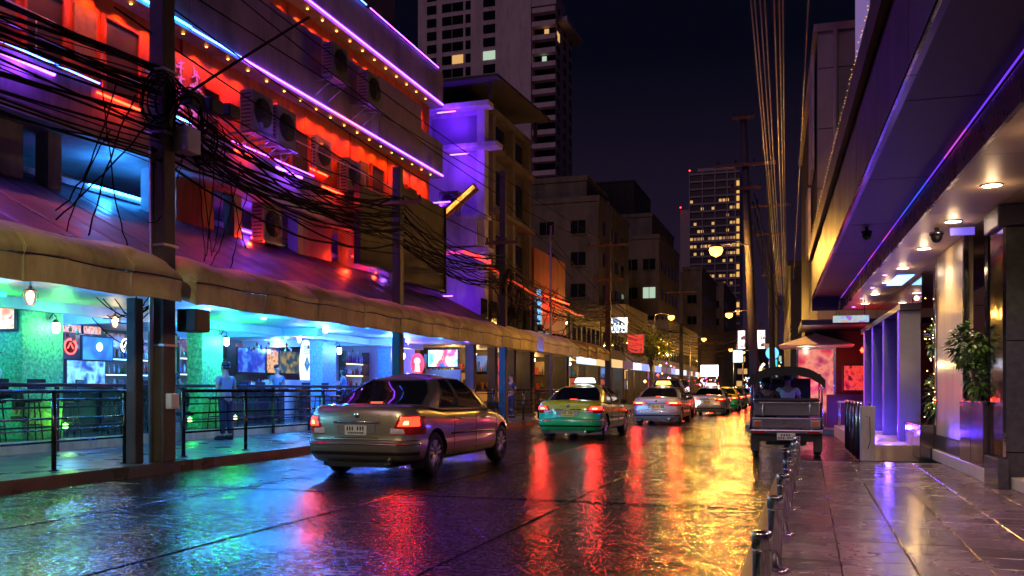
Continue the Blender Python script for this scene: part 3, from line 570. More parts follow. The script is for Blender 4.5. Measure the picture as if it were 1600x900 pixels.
for i in range(8): P1('pinned_poster', PIC('poster_%d' % (i % 4), [(.02, .1, .12), (.5, .6, .6), (.3, .05, .1), (.05, .2, .5)], .5, 5, i), OB, -19.29, -19.27, 17.9+i*1.55, 18.9+i*1.55, 2.55-.1*(i % 2), 2.95)
# noticeboard window left of the second green column
screen('notice_board', 'notice board', 'notice board with pale papers left of the second green column', (-14.8, 18.0, 2.0), .9, 1.3, 'x', PIC('notice', [(.0, .12, .08), (.1, .4, .3), (.3, .6, .5)], .5, 6, 4))
# ------------------------------------------------------------ people
skinM = M('skin', (.45, .27, .19), .5, 0, .08)
def skinned(name, pts, edges, mat, parent, lv=2, root=0):
    me = bpy.data.meshes.new(name); bm = bmesh.new(); lay = bm.verts.layers.skin.verify(); vs = []
    for i, (p, r) in enumerate(pts): v = bm.verts.new(p); v[lay].radius = (r, r) if not isinstance(r, tuple) else r; v[lay].use_root = (i == root); vs.append(v)
    for a, b in edges: bm.edges.new((vs[a], vs[b]))
    bm.to_mesh(me); bm.free(); o = bpy.data.objects.new(name, me); COL.objects.link(o)
    m = o.modifiers.new('s', 'SKIN'); m.branch_smoothing = .4; s2 = o.modifiers.new('u', 'SUBSURF'); s2.levels = lv; s2.render_levels = lv
    dg = bpy.context.evaluated_depsgraph_get(); me2 = bpy.data.meshes.new_from_object(o.evaluated_get(dg)); me2.name = name
    for m_ in list(o.modifiers): o.modifiers.remove(m_)
    o.data = me2; me2.materials.clear(); me2.materials.append(mat)
    for p in me2.polygons: p.use_smooth = True
    o.parent = parent; return o
def person(loc, rot, pose, label, shirt, trousers, hair=blackp, long_hair=False, cap=None, h=1.0):
    """pose: 'stand' or 'sit'; faces local +y"""
    t = thing('person', label, 'person', loc, rot); t.scale = (h, h, h); up = 0 if pose == 'stand' else -.42
    J = []; Eg = []
    def a(p, r, par=None):
        J.append((p, r)); 
        if par is not None: Eg.append((par, len(J)-1))
        return len(J)-1
    pel = a((0, 0, .95+up), .125); wa = a((0, .0, 1.1+up), .11, pel); ch = a((0, .0, 1.3+up), (.135, .11), wa); nb_ = a((0, -.01, 1.47+up), .075, ch)
    nk = a((0, .0, 1.53+up), .062, nb_); h1 = a((0, .02, 1.59+up), (.074, .084), nk); h2 = a((0, .015, 1.67+up), (.085, .1), h1); h3 = a((0, 0, 1.735+up), .066, h2)
    a((0, .125, 1.63+up), .013, h1)
    arms = {'stand': lambda s: [(.19*s, 0, 1.42+up), (.25*s, -.02, 1.14+up), (.2*s, .19, 1.08+up), (.17*s, .26, 1.09+up)], 'sit': lambda s: [(.19*s, 0, 1.42+up), (.25*s, .06, 1.16+up), (.17*s, .3, 1.13+up), (.14*s, .37, 1.14+up)]}[pose]
    for s in (-1, 1):
        A = arms(s); sh = a(A[0], .055, ch); el = a(A[1], .040, sh); wr = a(A[2], .028, el); pm = a(A[3], (.034, .02), wr)
        d = (Vector(A[3])-Vector(A[2])).normalized()
        for f in range(4):
            sd_ = Vector((.018*(f-1.5), 0, 0)); L = (.07, .082, .078, .06)[f]; p1 = Vector(A[3])+sd_+d*.05; p2 = p1+d*L*.5+Vector((0, 0, -.012)); i1 = a(tuple(p1), .0085, pm); a(tuple(p2), .0075, i1)
        a(tuple(Vector(A[2])+d*.03+Vector((-s*.045, .01, 0))), .0095, pm)
        if pose == 'stand': Lg = [(.09*s, 0, .88), (.1*s, .02*s, .5), (.11*s, -.03, .09), (.12*s, .1, .03)]
        else: Lg = [(.1*s, 0, .93+up), (.13*s, .42, .93+up), (.13*s, .42, .55+up), (.13*s, .42, .13)]
        hp = a(Lg[0], .09, pel); kn = a(Lg[1], .06, hp); an = a(Lg[2], .04, kn); a(Lg[3], .035, an)
    skinned('body', J, Eg, skinM, t, 2)
    J2 = [((0, 0, .93+up), (.15, .12)), ((0, 0, 1.1+up), (.14, .12)), ((0, 0, 1.3+up), (.16, .135)), ((0, 0, 1.45+up), (.1, .085))]; E2 = [(0, 1), (1, 2), (2, 3)]
    for s in (-1, 1): A = arms(s); k = len(J2); J2 += [((.19*s, 0, 1.41+up), .072), (tuple(Vector(A[0]).lerp(Vector(A[1]), .6)), .062)]; E2 += [(2, k), (k, k+1)]
    skinned('shirt', J2, E2, shirt, t)
    J3 = [((0, 0, .97+up), .125)]; E3 = []
    for s in (-1, 1):
        if pose == 'stand': q = [(.09*s, 0, .86), (.1*s, .02*s, .5), (.11*s, -.03, .12)]
        else: q = [(.1*s, 0, .93+up), (.13*s, .42, .93+up), (.13*s, .42, .2)]
        k = len(J3); J3 += [(q[0], .108), (q[1], .078), (q[2], .062)]; E3 += [(0, k), (k, k+1), (k+1, k+2)]
    skinned('trousers', J3, E3, trousers, t)
    g = MB(); z0 = 1.665+up; prof = [(.098, 0), (.104, .03), (.096, .075), (.065, .11), (0, .122)]
    g.lathe([(r, z0+z) for r, z in prof], (0, -.012, 0), 14)
    if long_hair: g.lathe([(.06, z0-.2), (.095, z0-.12), (.10, z0)], (0, -.035, 0), 12)
    else: g.lathe([(.07, z0-.07), (.09, z0)], (0, -.03, 0), 12)
    g.build('hair', cap or hair, t)
    if cap: MB().prism([(-.08, .05), (.08, .05), (.06, .18), (-.06, .18)], 2, z0+.02, z0+.035).build('cap_peak', cap, t)
    for s in (-1, 1): MB().lathe([(0, -.03), (.02, -.02), (.022, .02), (0, .03)], (s*.093, .005, 1.64+up), 6).build('ear', skinM, t)
    for s in (-1, 1):
        x_, y_ = (.12*s, .06) if pose == 'stand' else (.13*s, .47); MB().prism([(y_-.13, 0), (y_+.14, 0), (y_+.14, .05), (y_+.03, .1), (y_-.13, .1)], 0, x_-.045, x_+.045).build('shoe', blackp, t, bevel=.015)
    return t
gs = M('grey_shirt', (.32, .36, .4), .8, bump=.3, bscale=12); bs = M('blue_shirt', (.12, .22, .34), .8, bump=.3, bscale=12); ws = M('white_shirt', (.6, .6, .6), .8, bump=.3, bscale=12); ds = M('dark_jacket', (.05, .035, .06), .7, bump=.3, bscale=12); jn = M('dark_trousers', (.03, .035, .05), .8, bump=.3, bscale=12)
def sit(x, y, z, rot, label, s, **k): return person((x, y, z), rot, 'sit', label, s, jn, **k)
person((-12.75, 17.6, .15), R(75), 'stand', 'man standing at the bar counter in a grey T-shirt and dark trousers', gs, jn, h=1.02)
sit(-14.3, 12.75, .72, R(-60), 'person in a white shirt and dark cap seated by the left green column', ws, cap=blackp)
sit(-14.3, 17.6, .70, R(-100), 'dark haired person seated just right of the near utility pole', ds)
person((-15.0, 23.2, .36), R(-120), 'stand', 'barman in a blue shirt beside the white surfboard sign', bs, jn, h=.95)
sit(-14.5, 26.3, .70, R(110), 'person with long dark hair in a blue shirt seated right of the blue column', bs, long_hair=True)
person((-11.4, 34.6, .15), R(150), 'stand', 'person in a dark jacket walking past the warm lit shops', ds, jn)
person((-11.2, 47.0, .15), R(20), 'stand', 'dark figure on the pavement between the taxi and the second sedan', ds, jn)
person((-10.9, 50.2, .15), R(-160), 'stand', 'figure in a reddish top walking behind the second sedan', M('dull_red_shirt', (.2, .05, .05), .8), jn)
# ------------------------------------------------------------ cars
def lerp(a, b, t): return a+(b-a)*t
def interp(tab, y):
    if y <= tab[0][0]: return tab[0][1]
    for (a, p), (b, q) in zip(tab, tab[1:]):
        if y <= b:
            t = (y-a)/(b-a); t = t*t*(3-2*t) if False else t; return lerp(p, q, t)
    return tab[-1][1]
carglass = M('car_glass', (.008, .008, .010), .03, 0, 0); tyreM = M('tyre_rubber', (.018, .018, .018), .75, bump=.3); rimM = M('alloy_rim', (.75, .72, .68), .35, .6, .1); trimM = M('black_trim', (.02, .02, .02), .4)
tailR = E('tail_lamp_glow', (1, .035, .012), 4.5); tailC = E('tail_lamp_core', (1, .16, .05), 14); reflR = M('red_reflector', (.4, .01, .01), .15); lensW = M('clear_lens', (.6, .5, .5), .1); plateW = M('number_plate', (.7, .68, .62), .4)
CAR_OFF = {}
def car(label, loc, paint, paint2=None, L=4.5, W_=.86, roof=1.47, zb=.22, deck=None, gl=None, spec=None, light=(.62, .86, .60, .80), glow=8, cat='car', name='sedan', plate=plateW, sign=None, rims=True, suv=False, detail=True, rot=0, group=None):
    t = thing(name, label, cat, loc, rot, group)
    ztab = deck or [(0, .99), (.25, 1.01), (.75, 1.0), (1.2, .95), (3.1, .93), (3.4, .9), (4.0, .78), (4.35, .68), (L, .6)]
    def ztop(x, y): return interp(ztab, y)+.035*(1-(x/W_)**2)
    # half outline of the plan, rear centre -> front centre, with normals
    H = []; rb_ = .10; cr = .34
    for i in range(7): x = (W_-cr)*i/6; H.append((x, rb_*(x/W_)**2*.9, 0, -1))
    y0 = H[-1][1]
    for i in range(1, 8):
        a = i/8*math.pi/2; H.append((W_-cr+cr*math.sin(a)**.9, y0+(cr*1.1)*(1-math.cos(a)**.9), math.sin(a), -math.cos(a)))
    n_side = 26; ys = y0+cr*1.1
    for i in range(n_side+1): y = lerp(ys, L-.75, i/n_side); H.append((W_*(1-.02*((y-L*.5)/(L*.5))**2), y, 1, 0))
    for i in range(1, 9):
        a = i/9*math.pi/2; H.append((W_*.98-.36*(1-math.cos(a)), L-.75+.55*math.sin(a), math.cos(a), math.sin(a)))
    for i in range(6): x = (W_*.98-.36)*(1-i/5); H.append((x, L-.2+.2*(1-(x/W_)**2)**.7, 0, 1))
    lev = [(0, .12, .16, .12), (.05, .05, .06, .05), (.12, .015, .02, .02), (.2, -.004, -.02, 0), (.30, -.008, -.045, 0), (.375, -.006, -.04, 0), (.385, .0, -.01, 0), (.40, .004, .04, .02), (.42, .006, .045, .03), (.5, .0, .05, .03), (.66, -.004, .06, .04), (.8, .008, .075, .06), (.88, .024, .09, .1), (.94, .05, .115, .15), (.98, .085, .15, .2), (1.0, .125, .2, .27)]
    def pt(i, l, side=1, off=0):
        h, si, ri, fi = l; x, y, nx, ny = H[i]; ex = -nx*si; ey = -ny*(ri if ny < 0 else fi); x1 = max(0, x+ex+nx*off); y1 = y+ey+ny*off; return (side*x1, y1, zb+(ztop(x, y)-zb)*h)
    def levh(h):
        for a, b in zip(lev, lev[1:]):
            if h <= b[0]: q = (h-a[0])/(b[0]-a[0]); return (h, lerp(a[1], b[1], q), lerp(a[2], b[2], q), lerp(a[3], b[3], q))
        return lev[-1]
    N = len(H); ring = [(i, 1) for i in range(N)]+[(i, -1) for i in range(N-2, 0, -1)]
    g = MB(); g.grid([[pt(i, l, s) for i, s in ring] for l in lev], 0, True, True)
    lid = [[(lerp(-pt(i, lev[-1])[0], pt(i, lev[-1])[0], k/6), pt(i, lev[-1])[1], interp(ztab, H[i][1])+.035*(1-(lerp(-H[i][0], H[i][0], k/6)/W_)**2)) for k in range(7)] for i in range(N)]
    if paint2: pass
    g.grid(lid, 1 if paint2 else 0, True); bot = [[(s*pt(i, lev[0])[0], pt(i, lev[0])[1], pt(i, lev[0])[2]) for s in (1, .0, -1)] for i in range(N)]; g.grid(bot, 2, False)
    if paint2:
        for fi_ in range(len(ring)*(len(lev)-1)):
            if fi_//len(ring) >= 10: g.m[fi_] = 1
    me = g.mesh('body', [paint, paint2 or paint, trimM]); bm = bmesh.new(); bm.from_mesh(me); bmesh.ops.remove_doubles(bm, verts=bm.verts, dist=1e-4); bmesh.ops.recalc_face_normals(bm, faces=bm.faces); bm.to_mesh(me); bm.free()
    body = bpy.data.objects.new('body', me); COL.objects.link(body)
    wy = (.92, L-.86) if L > 4.2 else (.8, L-.8); wr = .315
    c = MB()
    for y in wy:
        for s in (-1, 1): c.lathe([(wr+.055, s*(W_+.1)), (wr+.055, s*(W_-.30))][::s], (0, y, wr), 28, ax=0)
    cm = c.mesh('cut', [trimM]); bm = bmesh.new(); bm.from_mesh(cm); bmesh.ops.recalc_face_normals(bm, faces=bm.faces); bm.to_mesh(cm); bm.free()
    co = bpy.data.objects.new('cut', cm); COL.objects.link(co); md = body.modifiers.new('b', 'BOOLEAN'); md.object = co; md.operation = 'DIFFERENCE'; md.solver = 'EXACT'
    try: md.material_mode = 'TRANSFER'
    except Exception: pass
    dg = bpy.context.evaluated_depsgraph_get(); me2 = bpy.data.meshes.new_from_object(body.evaluated_get(dg)); body.modifiers.clear(); body.data = me2; me2.name = 'body'; bpy.data.objects.remove(co)
    if len(me2.polygons) < 200: body.data = me
    for p in body.data.polygons: p.use_smooth = True
    body.parent = t
    try: body.data.set_sharp_from_angle(angle=R(38))
    except Exception: pass
    # cabin
    G = gl or dict(yr=(.56, 1.46), yf=(3.62, 2.66), w=(.81, .61), zc=.93)
    P = [(0, 0), (.34, .004), (.64, .014), (.86, .034), (.955, .07), (1, .125), (1, .16), (1, .28), (1, .39), (1, .42), (1, .52), (1, .64), (1, .76), (.985, .83), (.93, .90), (.80, .95), (.52, .985), (.26, .997), (0, 1)]
    glassr = {0: 'rear', 1: 'rear', 2: 'rear', 6: 'side', 7: 'side', 9: 'side', 10: 'side', 11: 'side', 14: None, 15: 'front', 16: 'front', 17: 'front'}
    LG = [0, .07, .3, .55, .78, .88, .95, 1.0]
    def cp(k, q, s=1, off=0):
        fx, fy = P[k]; e = q**1.0; yr = lerp(*G['yr'], e)-.05*math.sin(q*math.pi)*0; yf = lerp(*G['yf'], e); w = lerp(*G['w'], q**1.25)
        w -= max(0, q-.6)**2*1.5
        zz0 = interp(ztab, lerp(yr, yf, fy))-.01; z = lerp(zz0, roof-.055, q if q < .72 else .72+.28*math.sin((q-.72)/.28*math.pi/2)**1.0); z -= .06*max(0, q-.4)*(2*fy-1)**4; return (s*(w*fx+off*fx), lerp(yr, yf, fy)+(-off if fy < .1 else off if fy > .9 else 0), z)
    fr = MB(); NP = len(P)
    wins = {('rear', 0): [], ('front', 0): []}
    def quad(gb, k, a, s, m, off=0):
        q = [cp(k, LG[a], s, off), cp(k+1, LG[a], s, off), cp(k+1, LG[a+1], s, off), cp(k, LG[a+1], s, off)]; gb.add(q if s > 0 else q[::-1], [(0, 1, 2, 3)], m, True)
    wb = {}
    for s in (1, -1):
        for k in range(NP-1):
            for a in range(len(LG)-1):
                kind = glassr.get(k)
                if kind and 1 <= a <= 4:
                    key = (kind, 0 if kind != 'side' else s*(1 if k < 9 else 2)); quad(wb.setdefault(key, MB()), k, a, s, 0)
                elif k == 8 and 1 <= a <= 4: quad(fr, k, a, s, 1)
                else: quad(fr, k, a, s, 0)
    rows = []
    for k in range(NP): p = cp(k, 1.0); rows.append([(lerp(-p[0], p[0], j/6), p[1], p[2]+.065*(1-(2*j/6-1)**2)*math.sin(min(1, max(0, P[k][1]))*math.pi)**.4 if P[k][1] > 0 and P[k][1] < 1 else p[2]) for j in range(7)])
    fr.grid(rows, 0)
    fr.build('cabin_frame', [paint2 or paint, trimM], t, fix=True)
    nmz = {'rear': 'rear_window', 'side': 'side_window', 'front': 'windscreen'}
    for (kind, s), gb in wb.items(): gb.build(nmz[kind], carglass, t, fix=True)
    # window trims
    for s in (1, -1):
        g = MB()
        for k0, k1 in ((6, 8), (9, 12)):
            loop = [cp(k, LG[1], s, .006) for k in range(k0, k1+1)]+[cp(k1, q, s, .006) for q in (LG[2], LG[3], LG[4], LG[5])]+[cp(k, LG[5], s, .006) for k in range(k1-1, k0-1, -1)]+[cp(k0, q, s, .006) for q in (LG[4], LG[3], LG[2], LG[1])]
            g.tube(loop, .010, 5)
        g.build('window_trim', trimM, t)
    loop = [cp(k, LG[1], 1, .004) for k in (0, 1, 2, 3)]+[cp(3, q, 1, .004) for q in LG[2:6]]+[cp(k, LG[5], 1, .004) for k in (2, 1, 0)]; MB().tube(loop+[(-p[0], p[1], p[2]) for p in loop[::-1]], .009, 5).build('rear_window_seal', trimM, t)
    # wheels
    wheel = None
    for y in wy:
        for s in (1, -1):
            if wheel is None:
                wheel = bpy.data.objects.new('wheel', None)
            wobj = bpy.data.objects.new('wheel', None); COL.objects.link(wobj); wobj.parent = t; wobj.location = (s*(W_-.13), y, wr); wobj.rotation_euler.z = 0 if s > 0 else math.pi; BASE[wobj.name] = (0, 0, 0)
            key = ('wheel', rims)
            if key not in CAR_OFF:
                g = MB(); g.lathe([(.20, -.10), (.29, -.105), (.312, -.08), (.315, 0), (.312, .08), (.29, .105), (.205, .10), (.20, .09)], (0, 0, 0), 32, ax=0, cap=False); m1 = g.mesh('tyre', [tyreM])
                g = MB(); g.lathe([(.205, .09), (.205, .05), (.19, .02), (.0, .02)], (0, 0, 0), 24, 1, ax=0); g.lathe([(.207, .10), (.207, .085), (.19, .08), (.19, .095)], (0, 0, 0), 24, ax=0, cap=False); g.lathe([(.05, .05), (.045, .085), (0, .09)], (0, 0, 0), 12, ax=0)
                for i in range(5):
                    q = Matrix.Rotation(i*math.tau/5, 3, 'X')
                    for e in (-1, 1): p0 = q@Vector((.078, .018*e, .03)); p1 = q@Vector((.088, .04*e, .195)); g.tube([p0, p1], [.027, .024], 6)
                m2 = g.mesh('rim', [rimM, trimM]); CAR_OFF[key] = (m1, m2)
            for me_ in CAR_OFF[key]: w_ = bpy.data.objects.new(me_.name, me_); COL.objects.link(w_); w_.parent = wobj
    # tail lamps: pieces of the rear corner set 6 mm proud of the body
    x0, x1f, h0, h1 = light
    idx = [i for i in range(6, 15) if True]; hs = [lerp(h0, h1, k/5) for k in range(6)]
    def patch(nm, i0, i1, ha, hb, s, off, mat, steps=5, par=None, slant=0):
        rows = []; M_ = (i1-i0)*2
        for k in range(steps+1):
            a0 = lerp(i0, i0+slant, k/steps); hh = levh(lerp(ha, hb, k/steps)); row = []
            for j in range(M_+1):
                fi = lerp(a0, i1, j/M_); ii = int(fi); A_ = Vector(pt(ii, hh, s, off*(1 if 0 < k < steps and 0 < j < M_ else .3))); B_ = Vector(pt(ii+1, hh, s, off*(1 if 0 < k < steps and 0 < j < M_ else .3))); row.append(tuple(A_.lerp(B_, fi-ii)))
            rows.append(row)
        g = MB(); g.grid(rows, 0); return g.build(nm, mat, par or t, fix=True)
    ia = int(spec.get('ia', 4)) if spec else 4; ib = int(spec.get('ib', 15)) if spec else 15
    for s in (1, -1):
        hous = patch('tail_lamp', ia, ib, h0, h1, s, .012, reflR, slant=1.6); BASE[hous.name] = (0, 0, 0)
        patch('lamp_glow', ia+1, ib-2, lerp(h0, h1, .40), lerp(h0, h1, .95), s, .020, tailR, par=hous, slant=1); patch('lamp_core', ia+2, ib-5, lerp(h0, h1, .5), lerp(h0, h1, .78), s, .026, tailC, par=hous, slant=.6)
        if detail: patch('reversing_lens', ia, ia+3, lerp(h0, h1, .04), lerp(h0, h1, .35), s, .018, lensW, par=hous)
        px_, py_, pz_ = pt(8, levh((h0+h1)/2), s, .12); lamp('tail_light', 'SPOT', (px_, py_-.03, pz_), glow*3.2, (1, .025, .015), t, .07, 140, (0, -1, -.45))
        patch('bumper_reflector', 5, 9, .335, .36, s, .008, reflR)
    # bumper lower strip, plate, garnish, shut lines
    g = MB(); rr = [(i, -1) for i in range(13, 0, -1)]+[(i, 1) for i in range(0, 14)]
    g.grid([[pt(i, levh(h), s, .007) for i, s in rr] for h in (.14, .17, .2)], 0); g.build('bumper_skirt', trimM, t)
    for nm, hh, mt_, w__ in (('bumper_line', .40, trimM, 13), ):
        MB().tube([pt(i, levh(hh), s, .004) for i, s in [(i, -1) for i in range(w__, 0, -1)]+[(i, 1) for i in range(0, w__+1)]], .007, 5).build(nm, mt_, t)
    zr = lambda h: zb+(interp(ztab, 0)-zb)*h
    yr_ = lambda h: pt(0, levh(h))[1]
    hp = .60; rec = MB(); rec.bx(-.30, .30, yr_(hp)-.004, yr_(hp)+.02, zr(.52), zr(.70)); rec.build('plate_recess', paint if not detail else M('recess_shade_paint', (.2, .18, .16), .4, .3), t, bevel=.012)
    g = MB(); g.bx(-.17, .17, yr_(hp)-.016, yr_(hp)-.007, zr(hp)-.075, zr(hp)+.06); pl = g.build('number_plate', plate, t, bevel=.004); BASE[pl.name] = (0, 0, 0)
    g = MB()
    for i in range(7): 
        if i != 3: g.bx(-.14+i*.041, -.118+i*.041, yr_(hp)-.019, yr_(hp)-.0165, zr(hp)-.01, zr(hp)+.045)
    for i in range(9): g.bx(-.12+i*.028, -.103+i*.028, yr_(hp)-.019, yr_(hp)-.0165, zr(hp)-.055, zr(hp)-.03)
    g.build('plate_characters', trimM, pl)
    MB().tube([pt(i, levh(.335), s, .006) for i, s in [(i, -1) for i in range(13, 0, -1)]+[(i, 1) for i in range(0, 14)]], .009, 5).build('bumper_trim', chrome, t)
    MB().tube([(-.36, yr_(.76)-.012, zr(.735)), (0, yr_(.76)-.02, zr(.74)), (.36, yr_(.76)-.012, zr(.735))], .014, 8).build('boot_garnish', chrome, t)
    g = MB(); g.lathe([(.045, -.012), (.04, -.02), (0, -.021)], (0, yr_(.86), zr(.86)), 16, ax=1); g.build('badge', chrome, t)
    MB().tube([pt(i, levh(.78 if False else .44), 1, .002) for i in range(0, 5)][::-1]+[pt(i, levh(.44), -1, .002) for i in range(0, 5)], .005, 4).build('boot_shut_line', trimM, t)
    for s in (1, -1):
        def sp(y, h, o=.002):
            k = min(range(13, N-8), key=lambda i: abs(H[i][1]-y)); p = pt(k, levh(h), s, o); return (p[0], y, p[2])
        for yy in ((1.55, 2.45, 3.4) if L > 4.2 else (1.4, 2.3)): MB().tube([sp(yy+(.03 if h > .6 else 0), h) for h in (.12, .3, .5, .7, .85, .97)], .005, 4).build('door_shut_line', trimM, t)
        MB().tube([sp(y, .50, .006) for y in (1.45, 2.0, 2.6, 3.3)], .014, 6).build('side_moulding', trimM if not paint2 else paint2, t)
        for yy in (1.75, 2.7): MB().tube([sp(yy, .80, .018), sp(yy+.1, .80, .028), sp(yy+.2, .80, .018)], .013, 6).build('door_handle', paint if detail else chrome, t)
        m = sp(3.18, .99, .0); g = MB(); g.add([], []); g.rb((m[0]+s*.12, m[1]+.05, m[2]+.06), (.09, .04, .055), Matrix.Rotation(s*-.2, 3, 'Z')); g.tube([(m[0]-s*.02, m[1]+.07, m[2]), (m[0]+s*.08, m[1]+.06, m[2]+.03)], .018, 6); g.build('wing_mirror', blackp if not paint2 else blackp, t, bevel=.02)
        y_ = wy[0]-wr-.07; g = MB(); g.bx(s*(W_-.24), s*(W_-.05), y_, y_+.012, .13, .30); g.build('mud_flap', trimM, t)
    MB().tube([(.48, .02, .22), (.48, .3, .22)], .028, 10).build('exhaust_pipe', chrome, t)
    MB().bx(-.5, .5, .12, L-.4, .16, .26).build('underbody', trimM, t)
    MB().bx(-.09, .09, cp(0, .1)[1]-.012+.02, cp(0, .1)[1]+.02+.03, cp(0, .13)[2]-.012, cp(0, .13)[2]+.012).build('high_brake_lamp', tailR, t)
    MB().tube([(.2, cp(0, 1)[1]+.15, roof), (.2, cp(0, 1)[1]-.1, roof+.25)] if not sign else [(.2, cp(0, 1)[1]+.15, roof), (.2, cp(0, 1)[1]+.05, roof+.1)], .004, 4).build('aerial', trimM, t)
    # dark seats and heads inside are hidden by the tinted panes; headlamps face away
    for s in (1, -1):
        patch('headlamp', N-12, N-7, .72, .9, s, .01, E('headlamp_glow', (1, .93, .8), 8)); lamp('headlight', 'SPOT', (s*.62, L+.05, .66), 90, (1, .92, .8), t, .06, 70, (0, 1, -.06))
    if sign:
        y_ = lerp(G['yr'][1], G['yf'][1], .45); g = MB(); g.prism([(-.3, roof+.02), (.3, roof+.02), (.24, roof+.17), (-.24, roof+.17)], 1, y_-.1, y_+.1); g.build('roof_sign', sign, t, bevel=.03); MB().bx(-.36, .36, y_-.12, y_+.12, roof-.01, roof+.022).build('sign_base', trimM, t)
        lamp('sign_light', 'POINT', (0, y_-.2, roof+.2), 3, (1, .95, .9), t, .08)
    return t
def paintm(n, c, **k): return M(n, c, k.get('rough', .28), k.get('metal', .5), .05, 2, coat=1, bump=.0)
champ = paintm('champagne_paint', (.36, .30, .22), metal=.75); silv = paintm('silver_paint', (.55, .55, .57)); grn = paintm('taxi_green_paint', (.01, .55, .15), metal=.0); yel = paintm('taxi_yellow_paint', (.6, .55, .01), metal=.0); dgr = paintm('dark_grey_paint', (.08, .08, .10))
yplate = M('yellow_plate', (.8, .5, .05), .4)
car('champagne silver sedan in front of the blue lit bar, nearest car', (-6.30, 11.75, 0), champ, rot=R(-1.0), glow=8, L=4.6, roof=1.49, light=(0, 0, .50, .83), spec={'ia': 6}).scale = (1.05, 1.05, 1.06)
car('green and yellow taxi with a white roof sign', (-5.92, 22.6, 0), grn, yel, sign=E('taxi_sign_white', (.8, .95, 1), 2.5), plate=yplate, name='taxi', cat='taxi', glow=14, light=(0, 0, .60, .84), spec={'ia': 5})
car('silver sedan with red and orange tail lamps, third in the queue', (-5.25, 32.8, 0), silv, glow=18, plate=yplate, sign=E('taxi_sign_orange', (1, .5, .12), 3), light=(0, 0, .62, .82), spec={'ia': 3}, rot=R(.5))
suvd = [(0, 1.02), (.4, 1.04), (3.0, 1.04), (3.4, 1.02), (4.2, .92), (4.7, .7)]
car('tall red lit people carrier in the queue, behind the silver sedans', (-6.05, 40.6, 0), paintm('maroon_paint', (.3, .06, .05)), L=4.7, roof=1.85, deck=suvd, gl=dict(yr=(.10, .32), yf=(3.7, 3.1), w=(.80, .64), zc=1), name='people_carrier', glow=18, light=(0, 0, .70, .95), detail=False, cat='car')
car('pale silver sedan with glowing red lamps, in front of the white screen', (-4.75, 45.8, 0), silv, glow=20, plate=yplate, light=(0, 0, .62, .82), detail=False, sign=E('taxi_sign_pink', (1, .7, .7), 2))
car('yellow and green taxi half hidden in the queue', (-4.75, 54.5, 0), grn, yel, name='taxi', cat='taxi', glow=16, detail=False)
car('dark grey car second from the far end of the queue', (-4.85, 62.5, 0), dgr, glow=16, detail=False)
car('farthest silver car of the queue, left of the three wheeler', (-5.0, 73, 0), silv, glow=20, detail=False, L=4.3)
